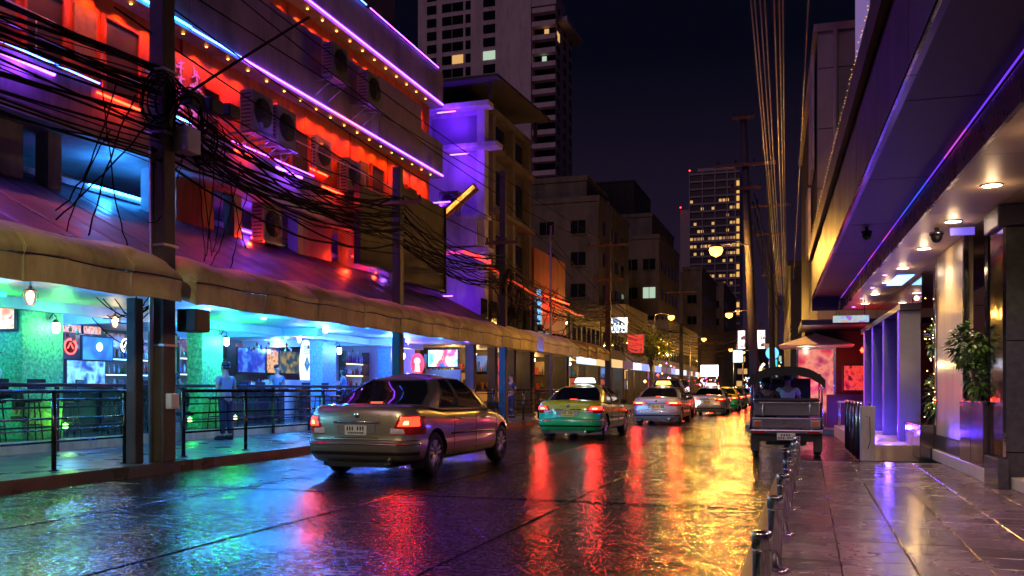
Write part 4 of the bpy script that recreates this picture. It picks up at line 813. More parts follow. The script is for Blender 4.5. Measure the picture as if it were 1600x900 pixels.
# ------------------------------------------------------------ three wheeler taxi
def three_wheeler(loc, rot):
    t = thing('three_wheeler', 'three wheeler taxi with a black canvas roof, parked at the end of the right pavement', 'three wheeler', loc, rot)
    dk = M('dark_body_paint', (.05, .045, .06), .3, .3, coat=1); gp = M('grey_vinyl', (.13, .12, .13), .45, 0, .2, 3, .3, 40); can = M('black_canvas', (.012, .011, .013), .55, 0, .3, 3, .3, 30); bz = M('bright_panel', (.55, .55, .58), .2, .9, .1)
    B = lambda nm, mt, *b, bevel=0, par=t: MB().bx(*b).build(nm, mt, par, bevel=bevel)
    B('chassis', trimM, -.58, .58, .06, 2.7, .30, .42); B('floor_pan', dk, -.66, .66, .1, 2.5, .42, .5); B('tail_panel', bz, -.68, .68, .03, .09, .56, .78, bevel=.01)
    g = MB()
    for x in (-.34, .30): g.bx(x, x+.03, .0, .028, .60, .74)
    g.bx(-.33, .32, .012, .028, .60, .612); g.bx(-.33, .32, .012, .028, .728, .74); g.build('tail_panel_frame', chrome, t); g = MB(); g.bx(-.09, -.02, .018, .029, .655, .69); g.bx(.0, .07, .018, .029, .655, .69); g.build('emblem', rustM, t)
    B('back_panel', gp, -.64, .64, .06, .12, .82, 1.09, bevel=.02); B('back_cushion', M('black_vinyl', (.02, .02, .022), .35), -.64, .64, .08, .24, 1.09, 1.18, bevel=.035)
    for x in (-.46, .46): MB().tube([(x, -.005, .72), (x, -.02, .80), (x, -.02, 1.06), (x, .02, 1.12)], .014, 8).build('rear_guard', chrome, t)
    MB().tube([(-.66, .03, 1.13), (-.66, -.005, 1.1), (-.5, -.02, 1.09), (.5, -.02, 1.09), (.66, -.005, 1.1), (.66, .03, 1.13)], .012, 8).build('rear_guard', chrome, t)
    g = MB(); g.bx(-.72, .72, -.07, .02, .46, .545); g.build('bumper', chrome, t, bevel=.02)
    for s in (-1, 1):
        h = B('tail_lamp', M('lamp_frame', (.5, .5, .5), .3, .8), s*.57-.09, s*.57+.09, -.005, .03, .60, .73, bevel=.01); B('lens', M('amber_lens', (.6, .12, .02), .15), s*.57-.06, s*.57+.06, -.02, -.006, .625, .705, par=h)
        B('reflector', reflR, s*.53-.12, s*.53+.12, -.082, -.072, .475, .515)
        g = MB(); g.lathe([(.12, -.07), (.24, -.075), (.262, -.05), (.265, 0), (.262, .05), (.24, .075), (.12, .07)], (s*.62, .52, .265), 24, ax=0); g.build('tyre', tyreM, t)
        g = MB(); g.lathe([(.15, .076*s), (.12, .05*s), (0, .05*s)][::s], (s*.62, .52, .265), 18, ax=0); g.build('rim', rimM, t)
        B('mud_flap', M('dark_rubber', (.03, .028, .03), .6), s*.62-.09, s*.62+.09, .10, .115, .10, .46); g = MB(); g.prism([(.08, .5), (.08, .62), (.3, .68), (.8, .68), (1.0, .62), (1.0, .5)], 0, s*.52, s*.74); g.build('wheel_cover', dk, t, bevel=.02)
        B('side_panel', dk, s*.72, s*.66, .1, .9, .68, 1.1, bevel=.01); MB().tube([(s*.70, .06, .5), (s*.70, .06, 1.52), (s*.66, .12, 1.66)], .018, 8).build('roof_post', chrome, t); MB().tube([(s*.69, 1.5, .5), (s*.69, 1.5, 1.62)], .018, 8).build('roof_post', chrome, t)
        MB().tube([(s*.5, 2.55, .85), (s*.58, 2.35, 1.7)], .018, 8).build('windscreen_post', chrome, t)
    rows = []
    for j in range(9):
        y = -.1+j*.32; rows.append([(x, y, 1.55+.27*(1-abs(x/.76)**3.0)-(.0 if 0 < j < 8 else .02)) for x in [-.76+k*.095 for k in range(17)]])
    g = MB(); g.sheet(rows, (0, 0, -.025)); g.build('canvas_roof', can, t)
    for y in (-.10, .8, 1.7, 2.44): MB().tube([(x*.985, y+.03, 1.52+.27*(1-abs(x/.76)**3.0)) for x in [-.76+k*.095 for k in range(17)]], .013, 6).build('roof_hoop', chrome, t)
    rows = [[(x, -.105+.0*k, 1.545+.27*(1-abs(x/.76)**3.0)-k*.042-(.02*abs(math.sin(x*14))*(k > 2))) for x in [-.76+q*.0475 for q in range(33)]] for k in range(5)]; g = MB(); g.sheet(rows, (0, .012, 0)); g.build('roof_valance', can, t)
    B('rear_bench', gp, -.6, .6, .3, .85, .55, .75, bevel=.04); B('driver_seat', gp, -.25, .25, 1.35, 1.75, .5, .78, bevel=.04)
    MB().tube([(-.35, 2.2, 1.1), (0, 2.28, 1.08), (.35, 2.2, 1.1)], .016, 8).build('handlebar', black, t); MB().tube([(0, 2.28, 1.08), (0, 2.6, .4)], .03, 8).build('steering_column', black, t)
    g = MB(); g.lathe([(.12, -.06), (.24, -.07), (.262, 0), (.24, .07), (.12, .06)], (0, 2.75, .265), 20, ax=0); g.build('tyre', tyreM, t); g = MB(); g.prism([(-.55, .4), (.55, .4), (.5, .95), (-.5, .95)], 1, 2.5, 2.56); g.build('front_panel', dk, t)
    g = MB(); g.bx(-.53, .53, 2.44, 2.45, 1.0, 1.6); g.build('windscreen', M('clear_screen', (.05, .05, .06), .05), t)['label'] = 'front windscreen'
    bpy.data.objects.remove(t.children[-1])
    pl = B('number_plate', plateW, -.18, .18, -.105, -.09, .34, .48, bevel=.004); g = MB()
    for i in range(7): g.bx(-.15+i*.044, -.125+i*.044, -.11, -.106, .365+(i % 2)*.004, .40) if i != 3 else None
    for i in range(4): g.bx(-.10+i*.05, -.07+i*.05, -.11, -.106, .42, .455)
    g.build('plate_characters', trimM, pl); BASE[pl.name] = (0, 0, 0)
    MB().tube([(.15, .0, .28), (.15, .4, .28)], .03, 8).build('exhaust_pipe', rustM, t); MB().bx(-.4, .4, .2, .5, .22, .34).build('axle', trimM, t)
    return t
TW = three_wheeler((-.38, 18.3, 0), R(1.0)); TW.scale = (.95, .95, .97)
person((-.38, 19.85, .36), R(0), 'sit', 'driver of the three wheeler in a pale shirt, seen from behind', ws, jn, h=.97)
person((-.78, 19.05, .32), R(0), 'sit', 'passenger in dark clothes on the left side of the three wheeler', ds, jn, h=.95, long_hair=True)
# ------------------------------------------------------------ right: canopy building
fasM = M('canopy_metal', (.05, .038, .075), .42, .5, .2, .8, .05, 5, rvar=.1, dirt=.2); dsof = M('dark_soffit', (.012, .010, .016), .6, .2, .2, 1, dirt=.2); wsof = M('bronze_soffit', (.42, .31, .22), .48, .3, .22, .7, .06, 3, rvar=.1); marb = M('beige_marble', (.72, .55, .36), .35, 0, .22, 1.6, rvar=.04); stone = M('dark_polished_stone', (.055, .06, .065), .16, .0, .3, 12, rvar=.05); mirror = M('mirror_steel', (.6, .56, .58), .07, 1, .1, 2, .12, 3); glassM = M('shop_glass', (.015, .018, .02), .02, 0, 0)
led = {'b': E('led_blue', (.05, .08, 1), 1.3), 'v': E('led_violet', (.2, .04, 1), 1.1), 'p': E('led_pink', (.6, .06, .7), 1.2)}
CB = rthing('canopy_building', 'sleek building on the right with a deep metal canopy edged by a violet light line', 'building', (3, 14, 0))
def RB(nm, mt, *b, bevel=0, par=CB): return MB().bx(*b).build(nm, mt, par, bevel=bevel)
s = -4
while s < 27:
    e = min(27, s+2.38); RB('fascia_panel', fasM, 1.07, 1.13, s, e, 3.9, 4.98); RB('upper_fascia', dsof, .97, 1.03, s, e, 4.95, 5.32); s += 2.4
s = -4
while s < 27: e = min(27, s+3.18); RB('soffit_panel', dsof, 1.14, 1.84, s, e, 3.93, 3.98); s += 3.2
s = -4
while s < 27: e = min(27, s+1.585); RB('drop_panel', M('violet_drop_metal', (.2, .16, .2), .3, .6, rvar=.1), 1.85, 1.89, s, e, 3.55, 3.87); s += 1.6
s = -4
while s < 27:
    e = min(27, s+1.488)
    RB('ceiling_panel', wsof, 1.895, 2.66, s, e, 3.56, 3.60); RB('ceiling_panel', wsof, 2.67, 4.4, s, e, 3.56, 3.60); s += 1.5
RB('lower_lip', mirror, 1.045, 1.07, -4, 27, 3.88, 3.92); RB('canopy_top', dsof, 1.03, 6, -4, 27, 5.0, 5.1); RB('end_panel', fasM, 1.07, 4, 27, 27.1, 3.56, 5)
s = -2.0; k = 0
while s < 26.8:
    c = ('b', 'b', 'v', 'v', 'p', 'v')[k % 6] if s < 15 else ('p' if k % 2 else 'v'); MB().tube([(1.835, s, 3.90), (1.835, min(26.9, s+1.15), 3.90)], .010, 6).build('led_strip', led[c], CB); s += 1.18; k += 1
g = MB(); s = 1
while s < 26.8: g.lathe([(0, 5.348), (.010, 5.355), (0, 5.362)], (.96+rnd(-.01, .01), s, 0), 5); s += rnd(.06, .3)
g.build('fairy_lights', E('fairy_gold', (1, .45, .1), 1.6), CB)['kind'] = 'stuff'
for s in (3.9, 6.3, 8.6, 10.9, 13.1, 15.5, 17.9, 20.2, 22.6, 25.0):
    MB().lathe([(.115, 3.56), (.115, 3.548), (.10, 3.545)], (2.30, s, 0), 20, cap=False).build('downlight_ring', chrome, CB); MB().lathe([(.10, 3.549), (0, 3.549)], (2.30, s, 0), 16).build('downlight', E('downlight_warm', (1, .82, .6), 30), CB)
    lamp('downlight_beam', 'SPOT', (2.30, s, 3.50), 75, (1, .70, .42), CB, .06, 125, (0, 0, -1)); lamp('downlight_spill', 'POINT', (2.30, s, 3.43), 4.5, (1, .66, .36), CB, .05)
    if s > 16: lamp('accent_beam', 'SPOT', (2.1, s+1, 3.45), 45, (.30, .12, 1), CB, .08, 140, (.4, 0, -1)); MB().lathe([(.05, 3.549), (0, 3.549)], (2.1, s+1, 0), 12).build('violet_downlight', E('downlight_violet', (.4, .2, 1), 8), CB)
for s in (5, 8.5): lamp('accent_beam', 'SPOT', (2.15, s, 3.45), 110, (.55, .08, 1), CB, .08, 150, (-.45, .1, -1)); MB().lathe([(.05, 3.549), (0, 3.549)], (2.15, s, 0), 12).build('violet_downlight', E('downlight_violet', (.4, .2, 1), 8), CB)
RB('skylight', E('skylight_blue', (.15, .35, 1), 6), 2.34, 2.65, 19.0, 20.8, 3.548, 3.556)
# dark column with mirror street face
for z0, z1 in ((.12, .55), (.56, 1.9), (1.91, 3.28)): RB('stone_panel', stone, 2.70, 4.5, 12.07, 12.68, z0, z1, bevel=.006)
for s0, s1 in ((12.06, 12.70),):
    for z0, z1 in ((.5, 1.95), (1.96, 3.28)): RB('mirror_panel', mirror, 2.665, 2.70, s0, s1, z0, z1)
RB('column_base', stone, 2.60, 2.72, 12.0, 12.74, .12, .48, bevel=.01); RB('beam', stone, 2.9, 4.5, 11.2, 12.05, 3.18, 3.4, bevel=.01); RB('beam', fasM, 2.6, 4.5, 12.0, 12.76, 3.29, 3.55, bevel=.02); RB('step', marb, 2.75, 4.8, 4, 12.05, .12, .26, bevel=.01); RB('inner_wall', stone, 4.6, 4.7, 2, 12, .2, 3.5)
RB('ceiling_fin', E('fin_violet', (.2, .12, 1), .8), 2.3, 2.6, 13.3, 13.34, 3.4, 3.5)
# marble wall and glazed bays
for s0, s1 in ((14.42, 15.15), (15.16, 15.9), (15.91, 16.62)):
    for z0, z1 in ((.55, 2.0), (2.01, 3.55)): RB('marble_panel', marb, 2.67, 2.8, s0, s1, z0, z1)
RB('marble_plinth', marb, 2.60, 2.82, 12.76, 16.65, .12, .30, bevel=.01); RB('plinth_panel', stone, 2.65, 2.82, 14.4, 16.65, .31, .54); RB('corner_strip', mirror, 2.655, 2.72, 16.63, 16.72, .3, 3.55); RB('corner_strip', mirror, 2.655, 2.72, 14.33, 14.41, .3, 3.55)
for s0, s1, z0 in ((12.72, 13.5, .31), (13.54, 14.32, .31), (16.8, 17.7, .7), (17.74, 18.65, .7)):
    RB('window_pane', glassM, 2.95, 2.97, s0, s1, z0, 3.5); RB('window_frame', mirror, 2.93, 2.98, s1, s1+.035, z0, 3.5)
# violet lit fins and bulkhead
RB('bulkhead', fasM, 2.36, 2.74, 18.8, 26.9, 2.86, 2.98); RB('upper_glazing', glassM, 2.75, 2.77, 18.8, 26.9, 2.98, 3.55); RB('entrance_platform', marb, 1.66, 4.4, 17.6, 27, 0, .30, bevel=.01)
for s in (18.9, 21.4, 23.7, 25.8):
    RB('fin', M('blue_grey_cladding', (.17, .17, .22), .4, .2), 2.36, 2.75, s, s+.3, .30, 2.85, bevel=.005); MB().tube([(2.345, s-.01, .32), (2.345, s-.01, 2.83)], .012, 6).build('led_strip', led['v' if s < 25 else 'p'], CB); RB('window_pane', glassM, 2.72, 2.74, s+.3, s+2.1, .3, 2.85)
    lamp('fin_light', 'POINT', (2.1, s-.55, .5), 42, (.10, .04, 1), CB, .05)
# cameras and hanging sign
def dome(name, label, r, s, z):
    t = rthing(name, label, 'camera', (r, s, z)); MB().lathe([(.03, z), (.03, z-.05), (.09, z-.06), (.095, z-.1)], (r, s, 0), 14).build('housing', black if z > 3.7 else chrome, t); MB().lathe([(.08, z-.1), (.07, z-.16), (.04, z-.2), (0, z-.21)], (r, s, 0), 14).build('dome', blackp, t)
dome('dome_camera', 'black dome camera under the dark outer canopy', 1.45, 15.5, 3.93); dome('dome_camera', 'dome camera between the nearest ceiling downlights', 2.18, 13.6, 3.56)
t = rthing('hanging_sign', 'long glossy blue and pink panel hung at the far end of the canopy', 'sign', (1.9, 24.0, 3.0)); g = MB(); g.bx(1.45, 2.3, 23.97, 24.03, 3.0, 3.17); g.build('panel', PIC('glossy_sign', [(.1, .3, .8), (.5, .1, .6), (.3, .7, .8), (.8, .4, .3)], .9, 5, 3), t); g = MB(); g.tube([(1.6, 24, 3.17), (1.6, 24, 3.56)], .01, 5); g.tube([(2.2, 24, 3.17), (2.2, 24, 3.56)], .01, 5); g.build('hanger', black, t)
# planters and plants
leafM = M('glossy_leaf', (.05, .11, .025), .3, 0, .45, 5); leafY = M('young_leaf', (.10, .20, .03), .3, 0, .4, 5)
def leaf(g, p, d, L, w, m=0):
    d = d.normalized(); sd_ = d.cross(Vector((rnd(-.3, .3), rnd(-.3, .3), 1))).normalized()*w; up = Vector((0, 0, -.25*L)); p = Vector(p); a = p+d*L*.5; b = p+d*L+up
    g.add([p, a+sd_, b, a-sd_, a+Vector((0, 0, w*.3))], [(0, 1, 4), (1, 2, 4), (2, 3, 4), (3, 0, 4)], m)
def bush(t, c, R_, n, L=.13, name='foliage', mats=None, gaps=.45, seed=0):
    g = MB(); n0 = n
    while n > 0:
        d = Vector((random.gauss(0, 1), random.gauss(0, 1), random.gauss(0, 1))).normalized(); f = rnd(.35, 1)**.5
        p = Vector((d.x*R_[0]*f, d.y*R_[1]*f, d.z*R_[2]*f))
        if noise.noise(Vector((p.x*4+seed, p.y*4, p.z*4))*1.0) < gaps-.6: continue
        leaf(g, (c[0]+p.x, c[1]+p.y, c[2]+p.z), d+Vector((rnd(-.6, .6), rnd(-.6, .6), rnd(-.7, .3))), L*rnd(.6, 1.3), L*.24, random.random() < .35); n -= 1
    return g.build(name, mats or [leafM, leafY], t)
t = rthing('potted_plant', 'bushy green plant in a tall polished planter beside the dark column', 'plant', (2.7, 13.6, .12))
g = MB(); g.prism([(2.6, 12.8), (2.92, 12.8), (2.92, 13.55), (2.6, 13.55)], 2, .30, 1.12); g.prism([(2.6, 13.57), (2.92, 13.57), (2.92, 14.32), (2.6, 14.32)], 2, .30, 1.12); g.build('planter', M('bronze_mirror', (.32, .26, .26), .12, .9, .1, 1, .1, 2), t, bevel=.012); RB('planter_rim', mirror, 2.59, 2.93, 12.79, 14.33, 1.12, 1.15, par=t); RB('soil', M('soil', (.03, .02, .015)), 2.64, 2.88, 12.85, 14.27, 1.13, 1.16, par=t)
g = MB()
for i in range(9): a = rnd(0, 6.28); g.tube([(2.72+.04*math.cos(a), 13.6+.1*math.sin(a), 1.14), (2.66+.08*math.cos(a), 13.6+.15*math.sin(a), 1.5), (2.6+.14*math.cos(a), 13.6+.25*math.sin(a), 1.95)], [.016, .012, .006], 5)
g.build('stems', M('plant_stem', (.08, .06, .03)), t)
bush(t, (2.58, 13.62, 1.93), (.21, .32, .27), 640, .105); bush(t, (2.62, 13.35, 1.5), (.13, .2, .3), 240, .10, seed=5)
t = rthing('low_planter', 'low polished planter box under the glazed bay', 'planter', (2.6, 17.4, .12)); RB('box', M('bronze_mirror', (.32, .26, .26), .12, .9), 2.42, 2.9, 16.75, 17.65, .12, .70, bevel=.01, par=t); RB('box', MATS['bronze_mirror'], 2.42, 2.9, 17.67, 18.65, .12, .70, bevel=.01, par=t)
t = rthing('potted_plant', 'bright green leafy plant with fairy lights in the low planter', 'plant', (2.62, 17.6, .7)); bush(t, (2.78, 17.6, 1.2), (.11, .35, .4), 170, .13, mats=[leafY, leafM])
MB().tube([(2.78, 17.4, .65), (2.78, 17.45, 1.2), (2.78, 17.6, 2.3)], [.025, .02, .01], 6).build('stem', rustM, t); bush(t, (2.78, 17.6, 2.2), (.1, .3, .25), 100, .12, mats=[leafY, leafM]); lamp('plant_glow', 'POINT', (2.45, 17.5, 1.75), 14, (1, .6, .2), t, .05)
g = MB()
for i in range(60): g.lathe([(0, -.008), (.008, 0), (0, .008)], (0, 0, 0), 5); z = rnd(.8, 3.1); g.v[-15:] = [(v[0]+2.78+.08*math.sin(i*2.1), v[1]+17.6+.55*math.sin(i*1.3), v[2]+z) for v in g.v[-15:]]
g.build('fairy_lights', E('fairy_warm', (1, .6, .2), 22), t)['kind'] = 'stuff'
# ------------------------------------------------------------ barrier, kiosk, red bar
t = thing('barrier_post', 'pale square post at the end of the right pavement', 'post', (.97, 16.15, .118)); MB().bx(-.115, .115, -.09, .09, 0, .92).build('post', M('worn_white_post', (.42, .38, .36), .5, 0, .2, 4, .3, 20, dirt=.4), t, bevel=.012); MB().tube([(-.03, -.092, .74), (.03, -.1, .74), (.04, -.092, .35), (.0, -.1, .2)], .006, 4).build('hook', black, t)
t = thing('crowd_barrier', 'polished steel tube barrier behind the pale square post', 'barrier', (.9, 19, 0))
for i in range(5):
    y = -2.3+i*.85; MB().tube([(-.02*i, y, .05), (-.02*i, y, .98), (-.02*i, y+.1, 1.06), (-.02*i, y+.55, 1.06), (-.02*i, y+.65, .98), (-.02*i, y+.65, .05)], .035, 10).build('hoop', chrome, t)
t = thing('kiosk', 'glass display kiosk lit pink and red under a pale pointed roof', 'kiosk', (.28, 30.6, .13))
MB().bx(-.6, .6, -.6, .6, 0, .45).build('base', M('kiosk_base', (.2, .1, .2), .3), t, bevel=.02)
for x in (-.56, .56):
    for y in (-.56, .56): MB().bx(x-.035, x+.035, y-.035, y+.035, .45, 2.52).build('frame_post', chrome, t)
MB().bx(-.6, .6, -.6, .6, 2.45, 2.55).build('frame_top', chrome, t, bevel=.01); MB().bx(-.53, .53, -.575, -.565, .45, 2.45).build('lit_pane', PIC('kiosk_picture', [(.35, .005, .04), (.8, .03, .09), (1, .3, .2), (.5, .02, .12)], .9, 2.2, 2), t); MB().bx(-.575, -.565, -.53, .53, .45, 2.45).build('lit_pane', MATS['kiosk_picture'], t); MB().bx(.565, .575, -.53, .53, .45, 2.45).build('lit_pane', MATS['kiosk_picture'], t)
g = MB(); e = 1.12; g.add([(-e, -e, 2.58), (e, -e, 2.58), (e, e, 2.58), (-e, e, 2.58), (0, 0, 3.0), (-e, -e, 2.54), (e, -e, 2.54), (e, e, 2.54), (-e, e, 2.54)], [(0, 1, 4), (1, 2, 4), (2, 3, 4), (3, 0, 4), (5, 6, 1, 0), (6, 7, 2, 1), (7, 8, 3, 2), (8, 5, 0, 3), (8, 7, 6, 5)]); g.build('roof', M('kiosk_roof', (.8, .66, .58), .6, dirt=.2), t); MB().lathe([(.05, 2.98), (.03, 3.04), (.045, 3.07), (0, 3.12)], (0, 0, 0), 8).build('finial', chrome, t)
lamp('kiosk_light', 'POINT', (0, -1.1, 1.3), 26, (1, .05, .15), t, .2); lamp('kiosk_light', 'POINT', (-.3, -.9, 2.4), 14, (1, .8, .6), t, .08)
RBr = rthing('red_bar', 'small dark bar glowing red behind the tube barrier', 'bar', (2, 30, .13))
for b in ((3.2, 3.4, 28.2, 28.4, .1, 3.2),): RB('post', dark, *b, par=RBr)
RB('back_wall', M('deep_red_wall', (.09, .015, .015), .5), 1.0, 5, 31, 31.1, .1, 3.2, par=RBr); RB('roof', dark, .8, 5, 27.6, 31.2, 3.2, 3.35, par=RBr); RB('counter', M('red_counter', (.2, .03, .03), .3), 1.6, 4.5, 29.4, 29.9, .1, 1.15, par=RBr)
lamp('red_light', 'POINT', (2.6, 29.2, 2.4), 20, (1, .02, .03), RBr, .1); MB().lathe([(0, 2.42), (.06, 2.5), (0, 2.6)], (2.6, 29.2, 0), 10).build('red_lamp', neon['r'], RBr)
t = rthing('picture_sign', 'red picture panel glowing inside the small dark bar', 'sign', (2.45, 28.3, 1.4)); RB('frame', blackp, 1.98, 2.9, 28.3, 28.36, 1.25, 2.05, par=t); RB('picture', PIC('red_panel', [(.12, 0, 0), (.6, .01, .02), (1, .06, .03), (.1, 0, 0)], 1.0, 5, 7), 2.02, 2.86, 28.28, 28.298, 1.29, 2.01, par=t)
for i, (r, s) in enumerate(((2.0, 26.2), (2.7, 25.2))):
    t = rthing('bar_table', ['small violet lit table nearest the red panel', 'small violet lit table behind the fins'][i], 'table', (r, s, .3)); RB('tabletop', chrome, r-.3, r+.3, s-.3, s+.3, .95, .99, bevel=.01, par=t)
    for dx in (-.25, .25):
        for dy in (-.25, .25): MB().tube([(r+dx, s+dy, .3), (r+dx, s+dy, .95)], .018, 6).build('leg', chrome, t)
# ------------------------------------------------------------ buildings beyond the canopy on the right
ub = rthing('tower_block', 'plain mauve block rising behind the canopy, with a pipe down its face', 'building', (3.5, 40, 0)); mw = M('mauve_cladding', (.34, .27, .29), .6, 0, .15, .8, .1, 8, dirt=.3)
z = 0
while z < 13: 
    for r0, r1 in ((1.42, 2.0), (2.01, 7)): RB('cladding_panel', mw, r0, r1, 31.5, 31.6, z, min(13.2, z+1.97), par=ub)
    z += 2
RB('core', dark, 1.45, 7, 31.6, 50, 0, 13.15, par=ub); RB('roof_slab', mw, 1.3, 7, 31.4, 50, 13.2, 13.45, par=ub); MB().tube([(1.98, 31.4, 5), (1.98, 31.4, 13.2)], .07, 8).build('pipe', mw, ub)
for s0, z0, z1 in ((33, 9.0, 13), (36, 6.5, 9)): MB().bx(1.28, 1.38, s0, s0+2.5, z0, z1).build('side_sign', M('pale_sign', (.5, .42, .45), .4), ub)
t = rthing('lit_facade_sign', 'tall lavender lit facade panels above the right canopy', 'sign', (2.6, 26, 8))
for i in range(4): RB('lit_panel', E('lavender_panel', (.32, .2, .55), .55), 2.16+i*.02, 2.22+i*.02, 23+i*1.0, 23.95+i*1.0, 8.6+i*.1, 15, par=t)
RB('support', dark, 2.3, 5, 23, 27, 5.1, 15, par=t); RB('red_edge', E('red_edge', (.6, .02, .06), .8), 1.6, 1.7, 29, 30.5, 14, 17, par=t)
db = rthing('dark_building', 'unlit low building beyond the kiosk on the right', 'building', (3, 65, 0)); RB('walls', dark, .9, 9, 51, 80, 0, 8, par=db); RB('parapet', dark, .75, 9, 50.9, 80, 8, 8.3, par=db)
for i in range(9): f = RB('window_frame', M('grey_frame', (.12, .12, .13)), .86, .90, 52+i*3, 53.5+i*3, 4.5, 6, par=db); RB('window', E('dim_window', (1, .45, .15), .5 if i % 3 else .15), .845, .859, 52.1+i*3, 53.4+i*3, 4.6, 5.9, par=f); BASE[f.name] = (3, 65, 0)
# ------------------------------------------------------------ utility poles
def pole(label, x, y, h, w=.28, top=.18, lean=0, sq=True, base=.15, arms=(), round_=False, mat=None, name='utility_pole'):
    t = wthing(name, label, 'pole', (x, y, base)); n = 12 if round_ else 4; g = MB()
    if round_: g.tube([(x, y, base), (x+lean*.5, y, base+h*.5), (x+lean, y, base+h)], [w/2, (w+top)/4, top/2], n)
    else:
        a, b = w/2, top/2; vs = [(x-a, y-a, base), (x+a, y-a, base), (x+a, y+a, base), (x-a, y+a, base), (x+lean-b, y-b, base+h), (x+lean+b, y-b, base+h), (x+lean+b, y+b, base+h), (x+lean-b, y+b, base+h)]
        g.add(vs, [(0, 3, 2, 1), (4, 5, 6, 7), (0, 1, 5, 4), (1, 2, 6, 5), (2, 3, 7, 6), (3, 0, 4, 7)])
    g.build('shaft', mat or poleM, t, bevel=0 if round_ else .02)
    for z, L, ax in arms:
        xx = x+lean*(z-base)/h; g = MB()
        if ax == 'x': g.bx(xx-L/2, xx+L/2, y-w/2-.06, y-w/2-.002, z, z+.1)
        else: g.bx(xx-.08, xx-.002, y-L/2, y+L/2, z, z+.1)
        g.build('crossarm', rustM, t)
        for k in (-.45, -.15, .15, .45):
            c = (xx+k*L, y-w/2-.03, z+.1) if ax == 'x' else (xx-.04, y+k*L, z+.1); MB().lathe([(.02, 0), (.045, .03), (.03, .06), (.05, .09), (.02, .13)], c, 8).build('insulator', blackp, t)
    return t
p1 = pole('square concrete utility pole close to the camera, with a thick knot of cables', -9.86, 11.95, 12, .30, .27, arms=((8.6, 1.6, 'x'),))
pole('shorter twin concrete pole just left of the near utility pole', -10.05, 11.55, 2.6, .19, .18)
MB().tube([(-9.93, 11.78, .15), (-9.93, 11.78, 5.2)], .035, 8).build('conduit', steel, p1)
for z in (2.0, 3.6, 5.4, 6.4): MB().bx(-10.04, -9.68, 11.77, 12.13, z, z+.04).build('strap', steel, p1)
pole('dark utility pole in front of the blank billboards', -9.95, 20.9, 6.85, .24, .22, arms=((6.0, 1.5, 'x'),), mat=M('dark_pole', (.03, .025, .028), .6))
pole('utility pole at the violet building, wrapped in cables', -9.95, 29.3, 8.7, .26, .2, arms=((6.3, 1.2, 'x'),), mat=M('dark_pole', (.03, .025, .028), .6))
pole('thin steel pole beside the cream awning', -9.85, 35.0, 7.8, .11, .10, round_=True, mat=M('red_grey_steel', (.25, .18, .2), .35, .6))
pole('tall dark utility pole before the beige blocks', -9.9, 46.3, 11, .32, .24, arms=((8.8, 2.2, 'x'), (7.0, 1.6, 'x')), mat=M('dark_pole', (.03, .025, .028), .6))
pole('far dark utility pole on the left pavement', -10.0, 76, 11, .34, .24, arms=((9.4, 2.6, 'x'),), mat=M('dark_pole', (.03, .025, .028), .6))
pole('tall leaning round utility pole behind the three wheeler', -1.62, 31.6, 10.6, .34, .22, lean=-.45, round_=True, base=.13, arms=((8.9, 2.0, 'x'), (10.5, .7, 'x'), (8.1, 1.0, 'x')))
pole('second round utility pole on the right, farther off', -1.55, 46.0, 12.0, .3, .2, lean=-.25, round_=True, base=.13, arms=((10.3, 2.0, 'x'), (8.9, 1.4, 'x')))
pole('third utility pole on the right, beyond the kiosk', -2.0, 66, 11.5, .3, .2, round_=True, base=.13, arms=((9.3, 2.0, 'x'),))
# transformer boxes, meters and loose coils on the near pole
for nm, lb, b, m_ in (('meter_box', 'dull metal meter box high on the near utility pole', (-9.7, -9.42, 12.0, 12.35, 5.15, 5.55), steel), ('meter_box', 'black junction box under the awning gap on the near pole', (-9.72, -9.35, 12.12, 12.5, 2.25, 2.62), blackp), ('meter_box', 'pale small box lower on the near utility pole', (-9.74, -9.6, 11.85, 12.05, 1.0, 1.25), white)):
    g = MB(); g.bx(*b); o = g.build(nm, m_, bevel=.02); tag(o, lb, 'box')
t = wthing('junction_box', 'violet lit cable junction boxes above the near pole knot', 'box', (-9.7, 12.6, 6.1))
for i in range(3): MB().bx(-9.78, -9.55, 12.3+i*.5, 12.62+i*.5, 6.0+i*.05, 6.22+i*.05).build('box', blackp, t, bevel=.02)
# ------------------------------------------------------------ cables
cabM = M('cable_rubber', (.007, .006, .008), .45)
def cable(a, b, sag, r=.012, label=None, n=14, mat=None, name='overhead_cable', wob=0):
    a, b = Vector(a), Vector(b); pts = []
    for i in range(n+1):
        u = i/n; p = a.lerp(b, u); p.z -= sag*4*u*(1-u)
        if wob and 0 < i < n: p += Vector((rnd(-wob, wob), rnd(-wob, wob), rnd(-wob, wob)))
        pts.append(p)
    g = MB(); g.tube(pts, r, 5)
    if label is None: return g
    o = g.build(name, mat or cabM); return tag(o, label, 'cable')
def bundle(a, b, n, spread, sag, label, r=(.007, .024), wob=.03, extra=0, mat=None):
    g = MB()
    for i in range(n):
        A = Vector(a)+Vector((rnd(-.08, .12), 0, rnd(-spread, spread))); B = Vector(b)+Vector((rnd(-.08, .12), 0, rnd(-spread, spread)))
        q = cable(A, B, sag*rnd(.5, 1.7), rnd(*r), None, 16, wob=wob); g.add(q.v, q.f, 0, True)
    o = g.build('cable_bundle', mat or cabM); tag(o, label, 'cable bundle', kind='stuff'); return o
px = -9.86
bundle((px, -6, 6.2), (px, 11.95, 5.7), 34, .85, .35, 'thick sagging bundle of black cables, left of the near pole')
bundle((px, 12, 5.7), (px, 20.9, 5.5), 34, .75, .4, 'thick sagging bundle of black cables between the first two left poles')
bundle((px, 20.9, 5.5), (px, 29.3, 5.4), 26, .55, .35, 'black cable bundle in front of the blank billboards')
